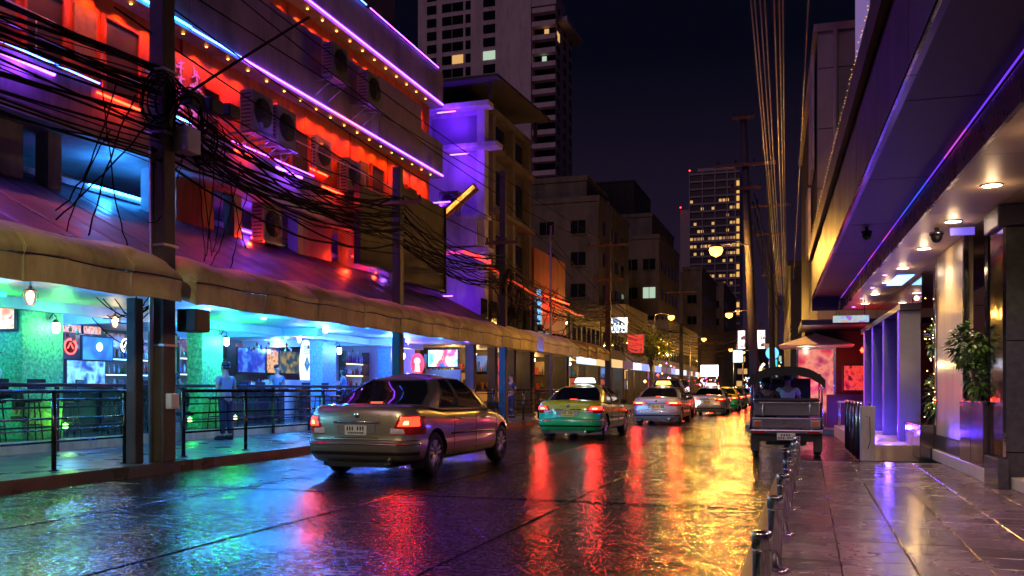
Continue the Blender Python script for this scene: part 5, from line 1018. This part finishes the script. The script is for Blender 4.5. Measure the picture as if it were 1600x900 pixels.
bundle((px, 29.3, 5.3), (px, 46.3, 5.2), 22, .7, .5, 'sagging black cable bundle in front of the violet building', mat=M('cable_reddish', (.05, .035, .035), .35))
bundle((px, 46.3, 5.4), (px, 76, 6), 18, .8, .7, 'far cable bundle above the left shops'); bundle((-9.9, 46.3, 4.6), (-9.9, 62, 4.6), 10, .3, .9, 'deeply sagging cables near the lit left signs', mat=MATS['cable_reddish'])
bundle((-1.7, 31.6, 7.5), (-1.7, 66, 7.0), 8, .5, .5, 'cable bundle between the far right poles')
def coil(c, r, n, axis_y=True):
    g = MB()
    for k in range(n):
        rr = r*rnd(.6, 1.2); ph = rnd(-.25, .25); cx = rnd(-.12, .12); pts = []
        for i in range(20): a = i/19*math.tau*rnd(.98, 1.02); pts.append((c[0]+cx+.1*math.sin(a+ph), c[1]+rr*math.cos(a)+rnd(-.015, .015), c[2]+rr*1.2*math.sin(a)+rnd(-.015, .015)))
        g.tube(pts, rnd(.007, .014), 5)
    return g
g = coil((-9.68, 12.3, 5.7), .38, 12); q = coil((-9.68, 11.7, 5.9), .32, 9); g.add(q.v, q.f, 0, True); q = coil((-9.7, 12.9, 5.5), .3, 7); g.add(q.v, q.f, 0, True)
tag(g.build('cable_coils', cabM), 'tangled cable loops tied to the near utility pole', 'cable coils', kind='stuff')
g = coil((-9.8, 29.3, 5.0), .35, 10); q = coil((-9.8, 29.7, 3.9), .3, 8); g.add(q.v, q.f, 0, True); q = coil((-9.8, 30.3, 4.4), .5, 9); g.add(q.v, q.f, 0, True); tag(g.build('cable_coils', cabM), 'tangled cable loops on the pole at the violet building', 'cable coils', kind='stuff')
g = MB()
for i in range(16):
    y = rnd(10.2, 14.5); A = Vector((px+.05, y, rnd(5.0, 5.9))); B = Vector((rnd(-10.8, -9.7), y+rnd(-1.2, 1.2), rnd(3.4, 4.0))); q = cable(A, B, rnd(-.3, .6), rnd(.007, .014), None, 14, wob=.014); g.add(q.v, q.f, 0, True)
for i in range(10):
    A = Vector((px-.1, rnd(11.6, 12.3), rnd(2.2, 3.6))); B = Vector((px-rnd(.1, 1.2), rnd(10.9, 13.4), rnd(2.3, 3.0))); q = cable(A, B, rnd(.1, .4), .009, None, 12, wob=.012); g.add(q.v, q.f, 0, True)
tag(g.build('drop_wires', cabM), 'loose wires dropping from the near pole knot onto the awnings', 'wires', kind='stuff')
g = MB()
for i in range(26):
    y = rnd(30, 46); A = Vector((px, y, rnd(4.2, 5.6))); B = Vector((rnd(-12.4, -10.2), y+rnd(-4, 4), rnd(3.4, 6.5))); q = cable(A, B, rnd(.1, .9), rnd(.008, .016), None, 12, wob=.03); g.add(q.v, q.f, 0, True)
tag(g.build('drop_wires', cabM), 'web of service wires between the left poles and the violet building', 'wires', kind='stuff')
cable((-9.7, 12, 6.25), (-7.2, 2.0, 9.5), .0, .028, 'thick guy cable rising from the near pole toward the upper right', n=4) if False else cable((-9.75, 12, 5.9), (-9.0, 15.0, 8.4), -.02, .026, 'thick guy cable rising to the right from the near pole', n=6)
for i, (a, b, sag, lb) in enumerate((((-9.9, -4, 8.3), (-9.9, 29.3, 8.3), .3, 'long thin cable crossing the upper red storeys'), ((-10.0, 5, 9.2), (-9.9, 46, 9.0), .5, 'highest thin cable crossing the bar building'), ((-9.9, 12, 8.7), (-9.9, 46, 8.9), .9, 'thin cable from the near pole arm to the tall far pole'), ((-9.9, 12, 7.6), (-9.9, 29.3, 7.0), .25, 'cable just above the balcony railing'), ((-9.95, 11, 7.1), (-9.95, 29.3, 6.3), .3, 'cable just below the balcony railing'), ((-9.9, 29.3, 7.8), (-9.9, 46.3, 7.1), .5, 'pale cable from the violet building to the tall dark pole'), ((-9.9, 35, 7.6), (-9.9, 61.3, 5.7), .8, 'long cable sagging from the thin steel pole to the left street lamp'), ((-9.9, 35, 7.0), (-9.9, 61.3, 5.2), 1.1, 'lower long cable sagging from the thin steel pole'))):
    cable(a, b, sag, .014, lb)
litM = M('cable_pale', (.13, .10, .14), .35, .3)
tops = [(1185, 1.0), (1190, 1.0), (1196, 1.02), (1203, 1.0), (1216, .95), (1222, .97), (1226, 1.05), (1258, 1.0)]
for i, (tx, f) in enumerate(tops):
    r_ = (tx-1232)/1400*17.0; z = 8.2*f; a_ = (r_*1.0, 2.0, z); d_ = -.0197
    cable((r_-.0197*-6, -6, z), (r_-.0197*66, 66, z-.3), .5 if i != 7 else 1.0, .012, ['leftmost', 'second', 'third', 'fourth', 'fifth', 'sixth', 'seventh', 'rightmost, more sagging'][i]+' of the pale overhead wires running away above the right pavement', n=30, mat=litM)
for k_ in ('cable_rubber', 'cable_reddish'): MATS[k_].node_tree.nodes['Principled BSDF'].inputs['Specular IOR Level'].default_value = .08; MATS[k_].node_tree.nodes['Principled BSDF'].inputs['Roughness'].default_value = .75
# ------------------------------------------------------------ street lamps
sodium = E('sodium_glow', (1, .42, .06), 8)
def street_lamp(label, x, y, z, px_, py_, power, col=(1, .47, .075), r=.23, near=False, pole_h=None):
    t = wthing('street_lamp', label, 'street lamp', (px_, py_, z-1), 'orange street lamps')
    MB().tube([(px_, py_, z-.7), (px_+(x-px_)*.1, py_+(y-py_)*.1, z+.12), (px_+(x-px_)*.4, py_+(y-py_)*.4, z+.2), (x, y, z+.07)], .035, 8).build('arm', steel, t)
    dx = 1 if x > px_ else -1; MB().lathe([(0, z+.14), (.10, z+.12), (.2, z+.05), (.21, z)], (x, y, 0), 14).build('head', steel, t); MB().lathe([(.2, z), (r, z-.08), (.18, z-.22), (0, z-.32)], (x, y, 0), 14).build('bulb', sodium, t)
    if pole_h: MB().tube([(px_, py_, 0), (px_, py_, z-.6)], .07, 8).build('lamp_post', steel, t)
    if power: lamp('sodium_light', 'SPOT' if near else 'POINT', (x, y, z-.26), power, col, t, .16, 158 if near else None, (0, 0, -1))
    return t
street_lamp('orange street lamp on the tall leaning pole, largest in view', -2.88, 30.6, 6.05, -1.75, 31.3, 2600)
street_lamp('orange street lamp behind and below the largest one', -4.6, 57.4, 6.05, -3.0, 57.8, 3600, pole_h=1)
street_lamp('orange street lamp on the left pavement by the lit tree', -8.75, 61.3, 6.3, -9.95, 61.3, 1600, pole_h=1)
street_lamp('small distant orange street lamp, left one of the far pair', -8.4, 107, 6, -7.0, 107, 1500, pole_h=1); street_lamp('small distant orange street lamp, right one of the far pair', -7.7, 118, 6.1, -6.0, 118, 1200, pole_h=1)
street_lamp('orange street lamp over the near road, outside the frame', -2.4, -1.2, 6.6, -.3, -1.8, 800, col=(1, .74, .45), pole_h=1, near=True)
street_lamp('orange street lamp high over the left road edge, outside the frame', -6.0, 1.0, 7.0, -9.2, .2, 3000, col=(1, .84, .38), pole_h=1, near=True)
# ------------------------------------------------------------ violet building and its neighbours
vw = M('violet_block_render', (.5, .45, .52), .55, 0, .25, 1.2, .3, 10, dirt=.4); bw = M('beige_render', (.18, .145, .125), .65, 0, .2, .8, .3, 8, dirt=.4)
VB = wthing('corner_block', 'narrow block lit deep violet on the side facing the camera, beige on the street side', 'building', (-14, 38, 0))
def VP_(nm, mt, *b, bevel=0, par=VB): return MB().bx(*b).build(nm, mt, par, bevel=bevel)
VP_('wall', vw, -20, -12.7, 35, 35.2, 3.4, 13.0); VP_('core', bw, -20, -12.9, 35.2, 41, 3.4, 13.0); VP_('roof_slab', vw, -16.4, -12.3, 34.3, 35.0, 12.9, 13.1); VP_('parapet', bw, -20, -12.55, 35, 41.2, 13.0, 13.25)
VP_('balcony_slab', vw, -15.2, -11.9, 34.2, 35.0, 11.2, 11.38); VP_('balcony_slab', vw, -15.4, -12.4, 34.3, 35, 8.3, 8.45); VP_('recess', M('violet_shade_panel', (.16, .14, .2), .5), -15.0, -12.95, 34.9, 34.99, 11.45, 12.7); VP_('balcony_front', vw, -15.2, -12.8, 34.3, 34.36, 7.2, 8.3); VP_('balcony_slab', vw, -15.6, -12.3, 34.2, 35, 6.95, 7.1); VP_('pier', vw, -12.95, -12.62, 34.75, 35.25, 3.4, 13.0); VP_('pier', vw, -15.8, -15.5, 34.6, 35, 3.4, 13.0)
for y in (35.6, 38.3, 40.8): VP_('street_pier', bw, -12.88, -12.55, y, y+.35, 3.4, 12.9)
for z in (5.9, 8.7, 11.3):
    VP_('ledge', bw, -12.95, -12.3 if z < 11 else -12.35, 35.3, 41.2, z, z+.18)
    for y in (36.0, 38.7): f = VP_('window_frame', M('grey_frame', (.12, .12, .13)), -12.90, -12.82, y+.25, y+1.9, z+.55, z+1.5 if z > 11 else z+2.2); VP_('window_pane', M('dark_glass', (.01, .012, .016), .05), -12.82, -12.80, y+.33, y+1.82, z+.62, z+1.43 if z > 11 else z+2.1, par=f)
g = MB(); g.prism([(34.0, 13.9), (41.8, 14.3), (41.8, 14.42), (34.0, 14.02)], 0, -20, -11.8); g.build('tilted_roof', dark, VB); 
for y in (34.6, 41): VP_('roof_prop', dark, -12.4, -12.25, y, y+.12, 13.2, 14.05)
for x, y, z, p in ((-14.0, 34.0, 12.6, 45), (-13.4, 33.9, 10.8, 45), (-14.2, 33.9, 8.9, 40), (-13.2, 33.6, 6.5, 40), (-13.9, 33.4, 5.0, 30)):
    lamp('violet_lamp', 'POINT', (x, y, z), p*3, (.16, .02, 1), VB, .07); MB().tube([(x-.4, y, z+.06), (x+.4, y, z+.06)], .02, 6).build('neon_tube', neon['v'], VB)
o = tree_copy(AC); o.location = (-13.9, 34.15, 8.5); o.rotation_euler.z = R(-90); o['label'] = 'violet lit air conditioner on the side of the corner block'
t = wthing('small_canopy', 'low canopy with a red edge at the foot of the corner block', 'canopy', (-12.4, 32.6, 6.3)); MB().bx(-14.6, -12.2, 31.3, 34.2, 6.42, 6.52).build('slab', vw, t); MB().bx(-12.2, -12.14, 31.3, 34.2, 6.38, 6.56).build('red_edge', E('canopy_red', (1, .04, .05), 2.5), t); MB().bx(-14.6, -12.2, 31.24, 31.3, 6.38, 6.5).build('pink_edge', E('canopy_pink', (.9, .05, .35), 1.6), t)
# far apartment tower upper left, in full size far behind
tw = M('tower_render', (.75, .56, .62), .7, 0, .1, .3, dirt=.2); dg_ = M('dark_glass', (.01, .012, .016), .05); litW = [E('lit_window_warm', (1, .55, .18), .75), E('lit_window_cool', (.75, 1, .75), .6), E('lit_window_dim', (1, .5, .3), .35)]
def boxpart(par, nm, mt, *b): return MB().bx(*b).build(nm, mt, par)
T1 = wthing('apartment_tower', 'tall pale apartment tower with stacked dark windows, upper left', 'building', (-70, 195, 0))
boxpart(T1, 'wall', tw, -84, -61.5, 187, 215, 0, 103); boxpart(T1, 'pilaster', tw, -61.5, -56.9, 186.2, 215, 0, 96); boxpart(T1, 'core', tw, -56.9, -52.2, 188.5, 204, 0, 86)
wm = {}
def wpane(par, key, w_, h_, mt, x, y, z, face='y'):
    k = (key, mt.name, face)
    if k not in wm: g = MB(); g.bx(-w_/2, w_/2, -.06, .06, 0, h_) if face == 'y' else g.bx(-.06, .06, -w_/2, w_/2, 0, h_); wm[k] = g.mesh('window', mt)
    o = bpy.data.objects.new('window', wm[k]); COL.objects.link(o); o.parent = par; b = BASE[par.name]; o.location = (x-b[0], y-b[1], z-b[2]); return o
z = 33.0; k = 0
while z < 96:
    k += 1
    for x, w_ in ((-80.6, 2.3), (-76.9, 2.3), (-74.3, 2.6), (-71.8, 1.2), (-66.8, 2.8)):
        rr_ = random.random(); m_ = dg_ if rr_ > .06 else random.choice(litW); wpane(T1, (w_, 'a'), w_, 1.9, m_, x, 186.97, z)
    z += 2.95
z = 30; k = 0
while z < 86:
    MB().bx(-56.8, -51.5, 186.6, 188.4, z, z+1.05).build('balcony_band', tw, T1); m_ = dg_ if random.random() > .2 else litW[random.randrange(3)]; wpane(T1, 'b', 4.6, 1.8, dg_, -54.3, 188.4, z+1.1)
    if m_ is not dg_: wpane(T1, 'c', 1.0, 1.6, m_, -54.3+rnd(-1.6, 1.6), 188.3, z+1.15)
    for y in (191.5, 197, 202): wpane(T1, 'd', 2.0, 1.8, dg_ if random.random() > .08 else litW[0], -52.16, y, z+1.1, 'x')
    z += 2.95
boxpart(T1, 'roof_edge', tw, -56.9, -51.3, 186.5, 190, 84.5, 88); boxpart(T1, 'roof_edge', tw, -56.9, -49.8, 190, 205, 82, 83)
# centre tower with lit windows
T2 = wthing('office_tower', 'tall tower at the end of the street with many warm lit windows', 'building', (-37, 410, 0)); tg = M('tower_glass', (.12, .10, .12), .3, .2); tf = M('tower_frame', (.42, .32, .35), .6)
boxpart(T2, 'core', tg, -49, -27.6, 400, 420, 0, 97); boxpart(T2, 'side_wing', tf, -53.5, -49.1, 403, 420, 0, 81); boxpart(T2, 'roof_plant', tf, -46, -30, 403, 415, 97, 99)
n = 0; z = 3
while z < 96:
    boxpart(T2, 'floor_slab', tf, -49.1, -27.4, 399.55, 400, z, z+.75)
    row = random.random(); x = -48.2; p_ = .30 if z > 70 else (.80 if row > .5 else .38)
    if z > 84: p_ = .0
    while x < -28.6:
        if random.random() < p_ and n < 262: wpane(T2, 't', 1.1, 1.15, litW[0] if random.random() < .75 else litW[2], x, 399.93, z+1.0); n += 1
        x += 1.55
    if 25 < z < 91 and n < 292 and random.random() < .7: wpane(T2, 'u', 1.2, 2.2, E('lit_window_gold', (1, .55, .14), .9), -28.3, 399.9, z+.85); n += 1
    z += 3.3
for x in (-49.2, -43.6, -38.2, -33.0, -29.6): boxpart(T2, 'mullion', tf, x, x+.45, 399.2, 399.6, 0, 97)
for x, z in ((-49, 97.3), (-29, 98), (-53, 81.3)): MB().lathe([(0, z), (.45, z+.4), (0, z+.8)], (x, 400, 0), 8).build('red_beacon', E('beacon', (1, .03, .03), 8), T2)
tS = wthing('tower_sign', 'small white and cyan lit sign low on the end tower', 'sign', (-46, 398.8, 33)); MB().bx(-47, -43, 398.7, 399.1, 32, 39).build('face', E('tower_sign_face', (.6, 1, 1), 1.6), tS)
# beige blocks in the middle distance
def block(label, x0, x1, y0, y1, h, rows, cols, wcol=bw, lit=(), street=0, cat='building', z0w=5):
    t = wthing('apartment_block', label, cat, ((x0+x1)/2, (y0+y1)/2, 0)); boxpart(t, 'walls', wcol, x0, x1, y0, y1, 0, h); boxpart(t, 'parapet', wcol, x0-.1, x1+.12, y0-.12, y1, h, h+.55)
    fm = M('grey_frame', (.12, .12, .13)); k = 0
    for z in rows:
        for x in cols:
            f = MB().bx(x-.75, x+.75, y0-.06, y0-.002, z, z+1.35).build('window', dg_ if k not in lit else litW[1], t); MB().bx(x-.85, x+.85, y0-.16, y0-.061, z-.12, z).build('sill', wcol, f); MB().bx(x-.03, x+.03, y0-.085, y0-.061, z, z+1.35).build('mullion', fm, f); k += 1
        for i in range(street):
            y = y0+2+i*3.1; f = MB().bx(x1+.002, x1+.06, y, y+1.4, z, z+1.4).build('window', dg_, t); MB().bx(x1+.061, x1+.14, y-.1, y+1.5, z-.12, z).build('sill', wcol, f)
    return t
block('large beige block with few windows, left of the tall dark pole', -36, -19.8, 88, 104, 20.2, (7.4, 10.6, 13.8, 17), (-29.5, -25.2, -21.9), street=4); block('low flat roofed penthouse on top of the large beige block', -34, -21.5, 90, 100, 22.8, (), ()) 
block('beige block with one lit window, right of the tall dark pole', -22, -17.2, 110, 128, 19.8, (9, 12.5, 16), (-20.6, -18.4), lit=(3,), street=5)
block('taller beige block stepping up behind the lit window block', -26, -21.0, 128, 150, 26, (19, 22), (-23.5,), wcol=bw); block('slim beige block at the far end of the left row', -19.5, -16.4, 150, 175, 21, (12, 15.5), (-18,), street=4); block('lowest beige block at the far left end of the street', -19, -15.6, 182, 215, 22, (14, 17.5), (-17.3,), street=3)
block('dark unlit slab rising behind the beige blocks', -62, -48, 260, 290, 62, (), (), wcol=dark)
# ------------------------------------------------------------ shops along the left pavement
wallL = M('shop_wall', (.07, .055, .045), .6, dirt=.3); wi = M('shop_interior', (.4, .28, .15), .5)
notice_ = MATS['notice']
gshelf = PIC('gold_shelf', [(.05, .01, 0), (.6, .25, .04), (1, .7, .3), (.1, .03, .01)], 1.4, 6, 3)
def display(t, x, y, z):
    w = f_ = MB().bx(x, x+.65, y-.03, y-.004, z, z+.7).build('wall_display', random.choice(dmats), t)
    g = MB(); g.bx(x-.03, x+.68, y-.2, y-.031, z-.03, z-.001, 5)
    for i in range(6):
        h = rnd(.2, .5); q = x+.06+i*.1; g.lathe([(.035, z), (.037, z+h*.6), (.013, z+h*.8), (.013, z+h)], (q, y-.11, 0), 6, random.randrange(5)) if random.random() < .7 else g.bx(q-.04, q+.04, y-.15, y-.07, z, z+h, random.randrange(5))
    g.build('goods', [MATS['bottle_green'], MATS['bottle_amber'], MATS['label_red'], wood, MATS['bottle_blue'], wood], w)['kind'] = 'stuff'
dmats = [E('display_gold', (1, .5, .12), 1.6), E('display_gold_dim', (.8, .3, .05), .45), E('display_pale', (.9, .8, .6), 1.3), E('display_red', (.8, .08, .05), .6), E('display_blue', (.1, .25, .7), .7), wood, wood]
def shop(label, y0, y1, col, pw, sign=None, h=5.6, awn=True):
    t = wthing('shop', label, 'shop', (-14, (y0+y1)/2, .15)); f = lambda nm, mt, *b, **k: MB().bx(*b).build(nm, mt, t, **k)
    f('back_wall', wi, -16.2, -16, y0, y1, .15, 3.1); f('ceiling', wi, -16.2, -12.3, y0, y1, 3.1, 3.2); f('side_wall', wallL, -16, -12.6, y1-.15, y1, .15, 3.1); f('upper_wall', dark if h < 7 else bw, -18, -12.5, y0, y1, 3.2, h); f('floor', floorM, -16, -13.3, y0, y1, .15, .2)
    n = max(2, int((y1-y0)/2.6))
    for i in range(n): y = y0+(y1-y0)*i/n; f('pillar', wallL, -12.95, -12.6, y, y+.35, .15, 3.1)
    for i in range(n*2):
        y = y0+.5+(y1-y0)*i/(n*2); f('display', random.choice([wood, orangeP, wallL, MATS['label_red'], redP, gshelf]), -15.9, -15.5, y, y+.9, .2, rnd(1.0, 2.4))
    for i in range(1, n+1):
        y = y0+(y1-y0)*i/n-.17
        if i < n: f('partition', wallL, -16, -13.6, y, y+.1, .15, 3.1)
        for a in range(3):
            for b in range(3):
                if random.random() < .95: display(t, -15.8+a*.72, y, .5+b*.82)
    for i in range(n): y = y0+(y1-y0)*(i+.5)/n; lamp('shop_light', 'POINT', (-14, y, 2.7), pw, col, t, .12); MB().lathe([(0, 2.78), (.09, 2.86), (.06, 2.97), (0, 3.0)], (-14, y, 0), 10).build('lamp', E('shop_lamp_%d' % int(col[2]*10), col, 20), t)
    if y0 > 45:
        for i in range(n): y = y0+(y1-y0)*i/n; MB().bx(-12.15, -11.85, y+.1, y+(y1-y0)/n-.1, 2.75, 3.25).build('fascia_sign', random.choice([E('fascia_white', (.75, .85, 1), 1.3), E('fascia_warm', (1, .6, .25), 1.0), E('fascia_blue', (.3, .4, 1), 1.1), E('fascia_off', (.3, .12, .3), .3)]), t)
    for i in range(int((y1-y0)/1.2)): y = y0+.6+i*1.2; f('window', dg_, -12.5, -12.47, y, y+.7, 4.0, 5.0)
    return t
shop('warm lit shop behind the thin steel pole', 33.4, 41.2, (1, .62, .25), 55, h=3.4); shop('second warm lit shop along the left pavement', 41.5, 48, (1, .6, .22), 60); shop('yellow lit shop with pale pillars behind the second sedan', 48.3, 56, (1, .7, .3), 75); shop('cool white lit shop behind the red people carrier', 56.3, 64, (.75, .85, 1), 85); shop('small warm lit shop beyond the left street lamp', 64.3, 74, (1, .6, .25), 90, h=7.5); shop('violet tinged shop toward the far end', 74.3, 86, (.6, .6, 1), 110, h=6); shop('farthest warm lit shop on the left', 86.3, 110, (1, .55, .25), 130, h=8)
def lightbox(label, x, y, z, w_, h_, mt, face='y', group=None, glyph=True, gc=(.02, .02, .05)):
    t = wthing('light_box', label, 'sign', (x, y, z), group)
    if face == 'y': MB().bx(x-w_/2-.03, x+w_/2+.03, y, y+.18, z-.03, z+h_+.03).build('box', steel, t); MB().bx(x-w_/2, x+w_/2, y-.02, y-.002, z, z+h_).build('face', mt, t)
    if glyph:
        g = MB(); k = max(2, int(w_/.22))
        for i in range(k):
            for j in range(max(1, int(h_/.35))): a = x-w_/2+.08+i*(w_-.1)/k; b = z+.08+j*.34; g.bx(a, a+.12, y-.03, y-.021, b, b+.04); g.bx(a+rnd(0, .1), a+.03+.1, y-.03, y-.021, b, b+rnd(.1, .2))
        g.build('lettering', M('sign_lettering_%d' % int(gc[0]*10), gc, .4), t)['kind'] = 'stuff'
    MB().tube([(x-w_/2-.6 if x < -5 else x, y+.1, z+h_*.8), (x-w_/2, y+.1, z+h_*.8)], .02, 5).build('bracket', black, t)
    return t
lightbox('square white and blue lit sign with a dark figure, left of the street lamp', -10.2, 50.5, 4.55, .95, .85, PIC('white_blue_sign', [(.1, .3, .8), (.8, .95, 1), (1, 1, 1), (.1, .15, .3)], 2.2, 3, 4)); lightbox('red lit square sign with pale lettering over the left shops', -9.95, 54.5, 3.55, .95, 1.1, E('red_sign_face', (1, .06, .04), .9), gc=(.8, .4, .35)); lightbox('narrow upright sign with cyan letters beside the red net', -12.5, 42.0, 4.5, .35, 1.7, E('cyan_sign_face', (.2, .5, .9), 1.3), gc=(.0, .0, .05))
lightbox('bright blank white screen hanging over the far road', -9.3, 92, 2.6, 1.75, 1.15, E('white_screen', (.85, .95, 1), 2.5), glyph=False)
lightbox('tall white and red lit box left of the leaning pole', -2.95, 44, 3.25, .3, .85, E('white_box_face', (1, .92, .95), 2.2), gc=(.8, .02, .1)); lightbox('tall white and red lit box right of the leaning pole', -2.05, 44, 3.25, .33, .85, E('white_box_face', (1, .92, .95), 2.2), gc=(.8, .02, .1)); lightbox('small pale blue lit box below the white and red ones', -3.1, 43.8, 2.6, .42, .55, E('pale_blue_face', (.6, .85, 1), 2.2), glyph=False)
t = wthing('round_sign', 'round blue lit sign beyond the leaning pole', 'sign', (-1.6, 50, 3)); MB().lathe([(.34, 50.1), (.34, 49.98), (.3, 49.95), (0, 49.95)], (-1.75, 0, 3.25), 20, ax=1).build('disc', E('round_blue', (.1, .4, 1), 2.5), t)
lightbox('upright cyan lit sign under the round blue one', -1.7, 50, 2.0, .4, .9, E('teal_face', (.05, .6, .7), 1.5), gc=(.9, .9, .9))
rb2 = wthing('lit_balcony', 'balcony glowing red above the shops behind the thin pole', 'balcony', (-12, 43, 4)); boxpart(rb2, 'wall', redw, -14, -12.55, 41.6, 47.5, 5.65, 8.2) ; boxpart(rb2, 'panel', redw, -12.45, -12.35, 42.4, 47, 4.2, 5.7); MB().tube([(-12.2, 42.3, 5.9), (-12.2, 47, 5.9)], .025, 6).build('red_tube', neon['r'], rb2); lamp('red_light', 'POINT', (-11.9, 43.5, 5.4), 40, (1, .03, .02), rb2, .1)
# red cloth strip across
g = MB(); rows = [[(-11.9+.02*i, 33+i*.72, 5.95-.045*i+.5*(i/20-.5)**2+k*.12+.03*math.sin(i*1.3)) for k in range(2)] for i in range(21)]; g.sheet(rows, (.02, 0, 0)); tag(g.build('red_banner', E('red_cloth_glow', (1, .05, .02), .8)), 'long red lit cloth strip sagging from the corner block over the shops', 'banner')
# lit tree at the left lamp
def tree(label, x, y, h, rad, n, mats, L=.25):
    t = wthing('street_tree', label, 'tree', (x, y, .15)); g = MB(); g.tube([(x, y, .15), (x+.1, y, h*.35), (x+.05, y+.1, h*.6)], [.14, .11, .07], 8); tips = []
    for i in range(9):
        a = rnd(0, 6.28); e = (x+rad*.7*math.cos(a), y+rad*.7*math.sin(a), h*rnd(.65, .98)); g.tube([(x+.05, y+.05, h*rnd(.35, .6)), ((x+e[0])/2, (y+e[1])/2, h*.7), e], [.06, .035, .012], 5); tips.append(e)
    g.build('trunk', M('bark', (.09, .06, .04), .8), t); g = MB()
    for i in range(n): e = random.choice(tips); p = Vector(e)+Vector((random.gauss(0, rad*.23), random.gauss(0, rad*.23), random.gauss(0, rad*.2))); leaf(g, p, Vector((rnd(-1, 1), rnd(-1, 1), rnd(-1, .4))), L*rnd(.6, 1.2), L*.25, random.random() < .4)
    g.build('crown', mats, t)['kind'] = 'stuff'
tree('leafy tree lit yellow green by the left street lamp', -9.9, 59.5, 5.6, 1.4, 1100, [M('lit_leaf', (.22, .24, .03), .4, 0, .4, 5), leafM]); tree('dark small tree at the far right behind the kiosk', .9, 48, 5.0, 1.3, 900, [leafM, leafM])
# far string of small lights at the end of the street
cols_ = [E('bokeh_warm', (1, .5, .15), 8), E('bokeh_white', (1, .7, .35), 8), E('bokeh_red', (1, .06, .05), 7), E('bokeh_blue', (.1, .35, 1), 7), E('bokeh_pink', (1, .2, .6), 6)]
g = MB()
for i in range(280):
    y = rnd(66, 195); side = random.random() < .55; x = (-12.2+rnd(0, 1.5)-(y-70)*.05) if side else (-3.5-(y-70)*.075+rnd(0, 2)); z = rnd(.8, 3.6); s_ = rnd(.05, .15); g.lathe([(0, z-s_), (s_, z), (0, z+s_)], (x, y, 0), 6, random.randrange(5))
tag(g.build('distant_lights', cols_), 'crowd of tiny coloured shop lights at the far end of the street', 'lights', kind='stuff')
FB = wthing('end_building', 'low dark building closing the far end of the street', 'building', (-15, 230, 0)); boxpart(FB, 'walls', dark, -40, 10, 225, 240, 0, 12)
for k in range(30): wpane(FB, 'e', 1.2, 1.3, litW[k % 3], -20+rnd(0, 20), 224.9, 2+3*(k % 4))
# more of the bar's clutter: hung glasses, bunting, small signs on the back wall
names_ = [('small green glowing beer mug sign at the back of the bar', (.05, .8, .2)), ('small red glowing round sign at the back of the bar', (1, .06, .05)), ('small white glowing round sign at the back of the bar', (.8, .95, 1)), ('small amber glowing round sign at the back of the bar', (1, .45, .08)), ('small violet glowing round sign at the back of the bar', (.5, .1, 1)), ('small cyan glowing round sign at the back of the bar', (.05, .7, 1))]
for i, (lb, c) in enumerate(names_):
    y = 17.2+i*2.1; t = wthing('neon_sign', lb, 'sign', (-18.9, y, 2.3)); MB().lathe([(.16, -18.98), (.16, -18.94), (0, -18.93)], (0, y, 2.35+.12*(i % 3)), 16, ax=0).build('plate', blackp, t)
    g = MB(); g.tube([(-18.92, y+.2*math.cos(a*math.tau/20), 2.35+.12*(i % 3)+.2*math.sin(a*math.tau/20)) for a in range(21)], .018, 6, cap=False); g.tube([(-18.92, y-.1, 2.3+.12*(i % 3)), (-18.92, y, 2.45+.12*(i % 3)), (-18.92, y+.1, 2.3+.12*(i % 3))], .016, 5); g.build('neon_tube', E('neon_sign_%d' % i, c, 7), t)
for i, (y, x) in enumerate(((14.6, -16.2), (16.6, -15.4), (20.4, -15.6), (21.9, -16.4), (23.4, -15.3), (27.6, -15.2))):
    t = wthing('bar_table', ['round bar table behind the left green column', 'round bar table left of the near pole', 'round bar table right of the second green column', 'round bar table behind the standing man', 'round bar table under the hanging bulb', 'round bar table right of the blue column'][i], 'table', (x, y, .36))
    MB().lathe([(0, 1.36), (.36, 1.36), (.37, 1.38), (.36, 1.4), (0, 1.4)], (x, y, 0), 20).build('tabletop', wood, t); MB().lathe([(.22, .36), (.2, .39), (.04, .42), (.035, 1.36)], (x, y, 0), 12).build('pedestal', black, t)
g = MB()
for i in range(70):
    y = rnd(14, 30); x = rnd(-18.6, -15.2); z = 2.78-rnd(0, .12); g.lathe([(.035, z-.12), (.04, z-.05), (.008, z-.02), (.03, z)], (x, y, 0), 6, random.randrange(6))
tag(g.build('hanging_glasses', bots), 'glasses and trinkets hung from the bar ceiling beams', 'glasses', kind='stuff')
# more sodium lamps down the street, each on its own post, and a denser web of wires before them
for i, (x, y, px_, lb) in enumerate(((-9.0, 84, -10.3, 'distant orange street lamp over the left shops'), (-6.0, 88, -4.6, 'distant orange street lamp on the right side of the far road'), (-9.4, 140, -10.6, 'very small orange street lamp near the end of the street, left side'), (-9.2, 165, -7.8, 'very small orange street lamp near the end of the street, right side'))): street_lamp(lb, x, y, 6.0, px_, y+.3, 900, pole_h=1)
bundle((-9.9, 60, 5.0), (-3.0, 66, 5.6), 9, .5, .9, 'slack cables crossing the far street under the lamps', mat=MATS['cable_reddish']); bundle((-9.9, 76, 5.6), (-3.2, 70, 6.2), 7, .5, .7, 'second set of slack cables crossing the far street', mat=MATS['cable_reddish'])
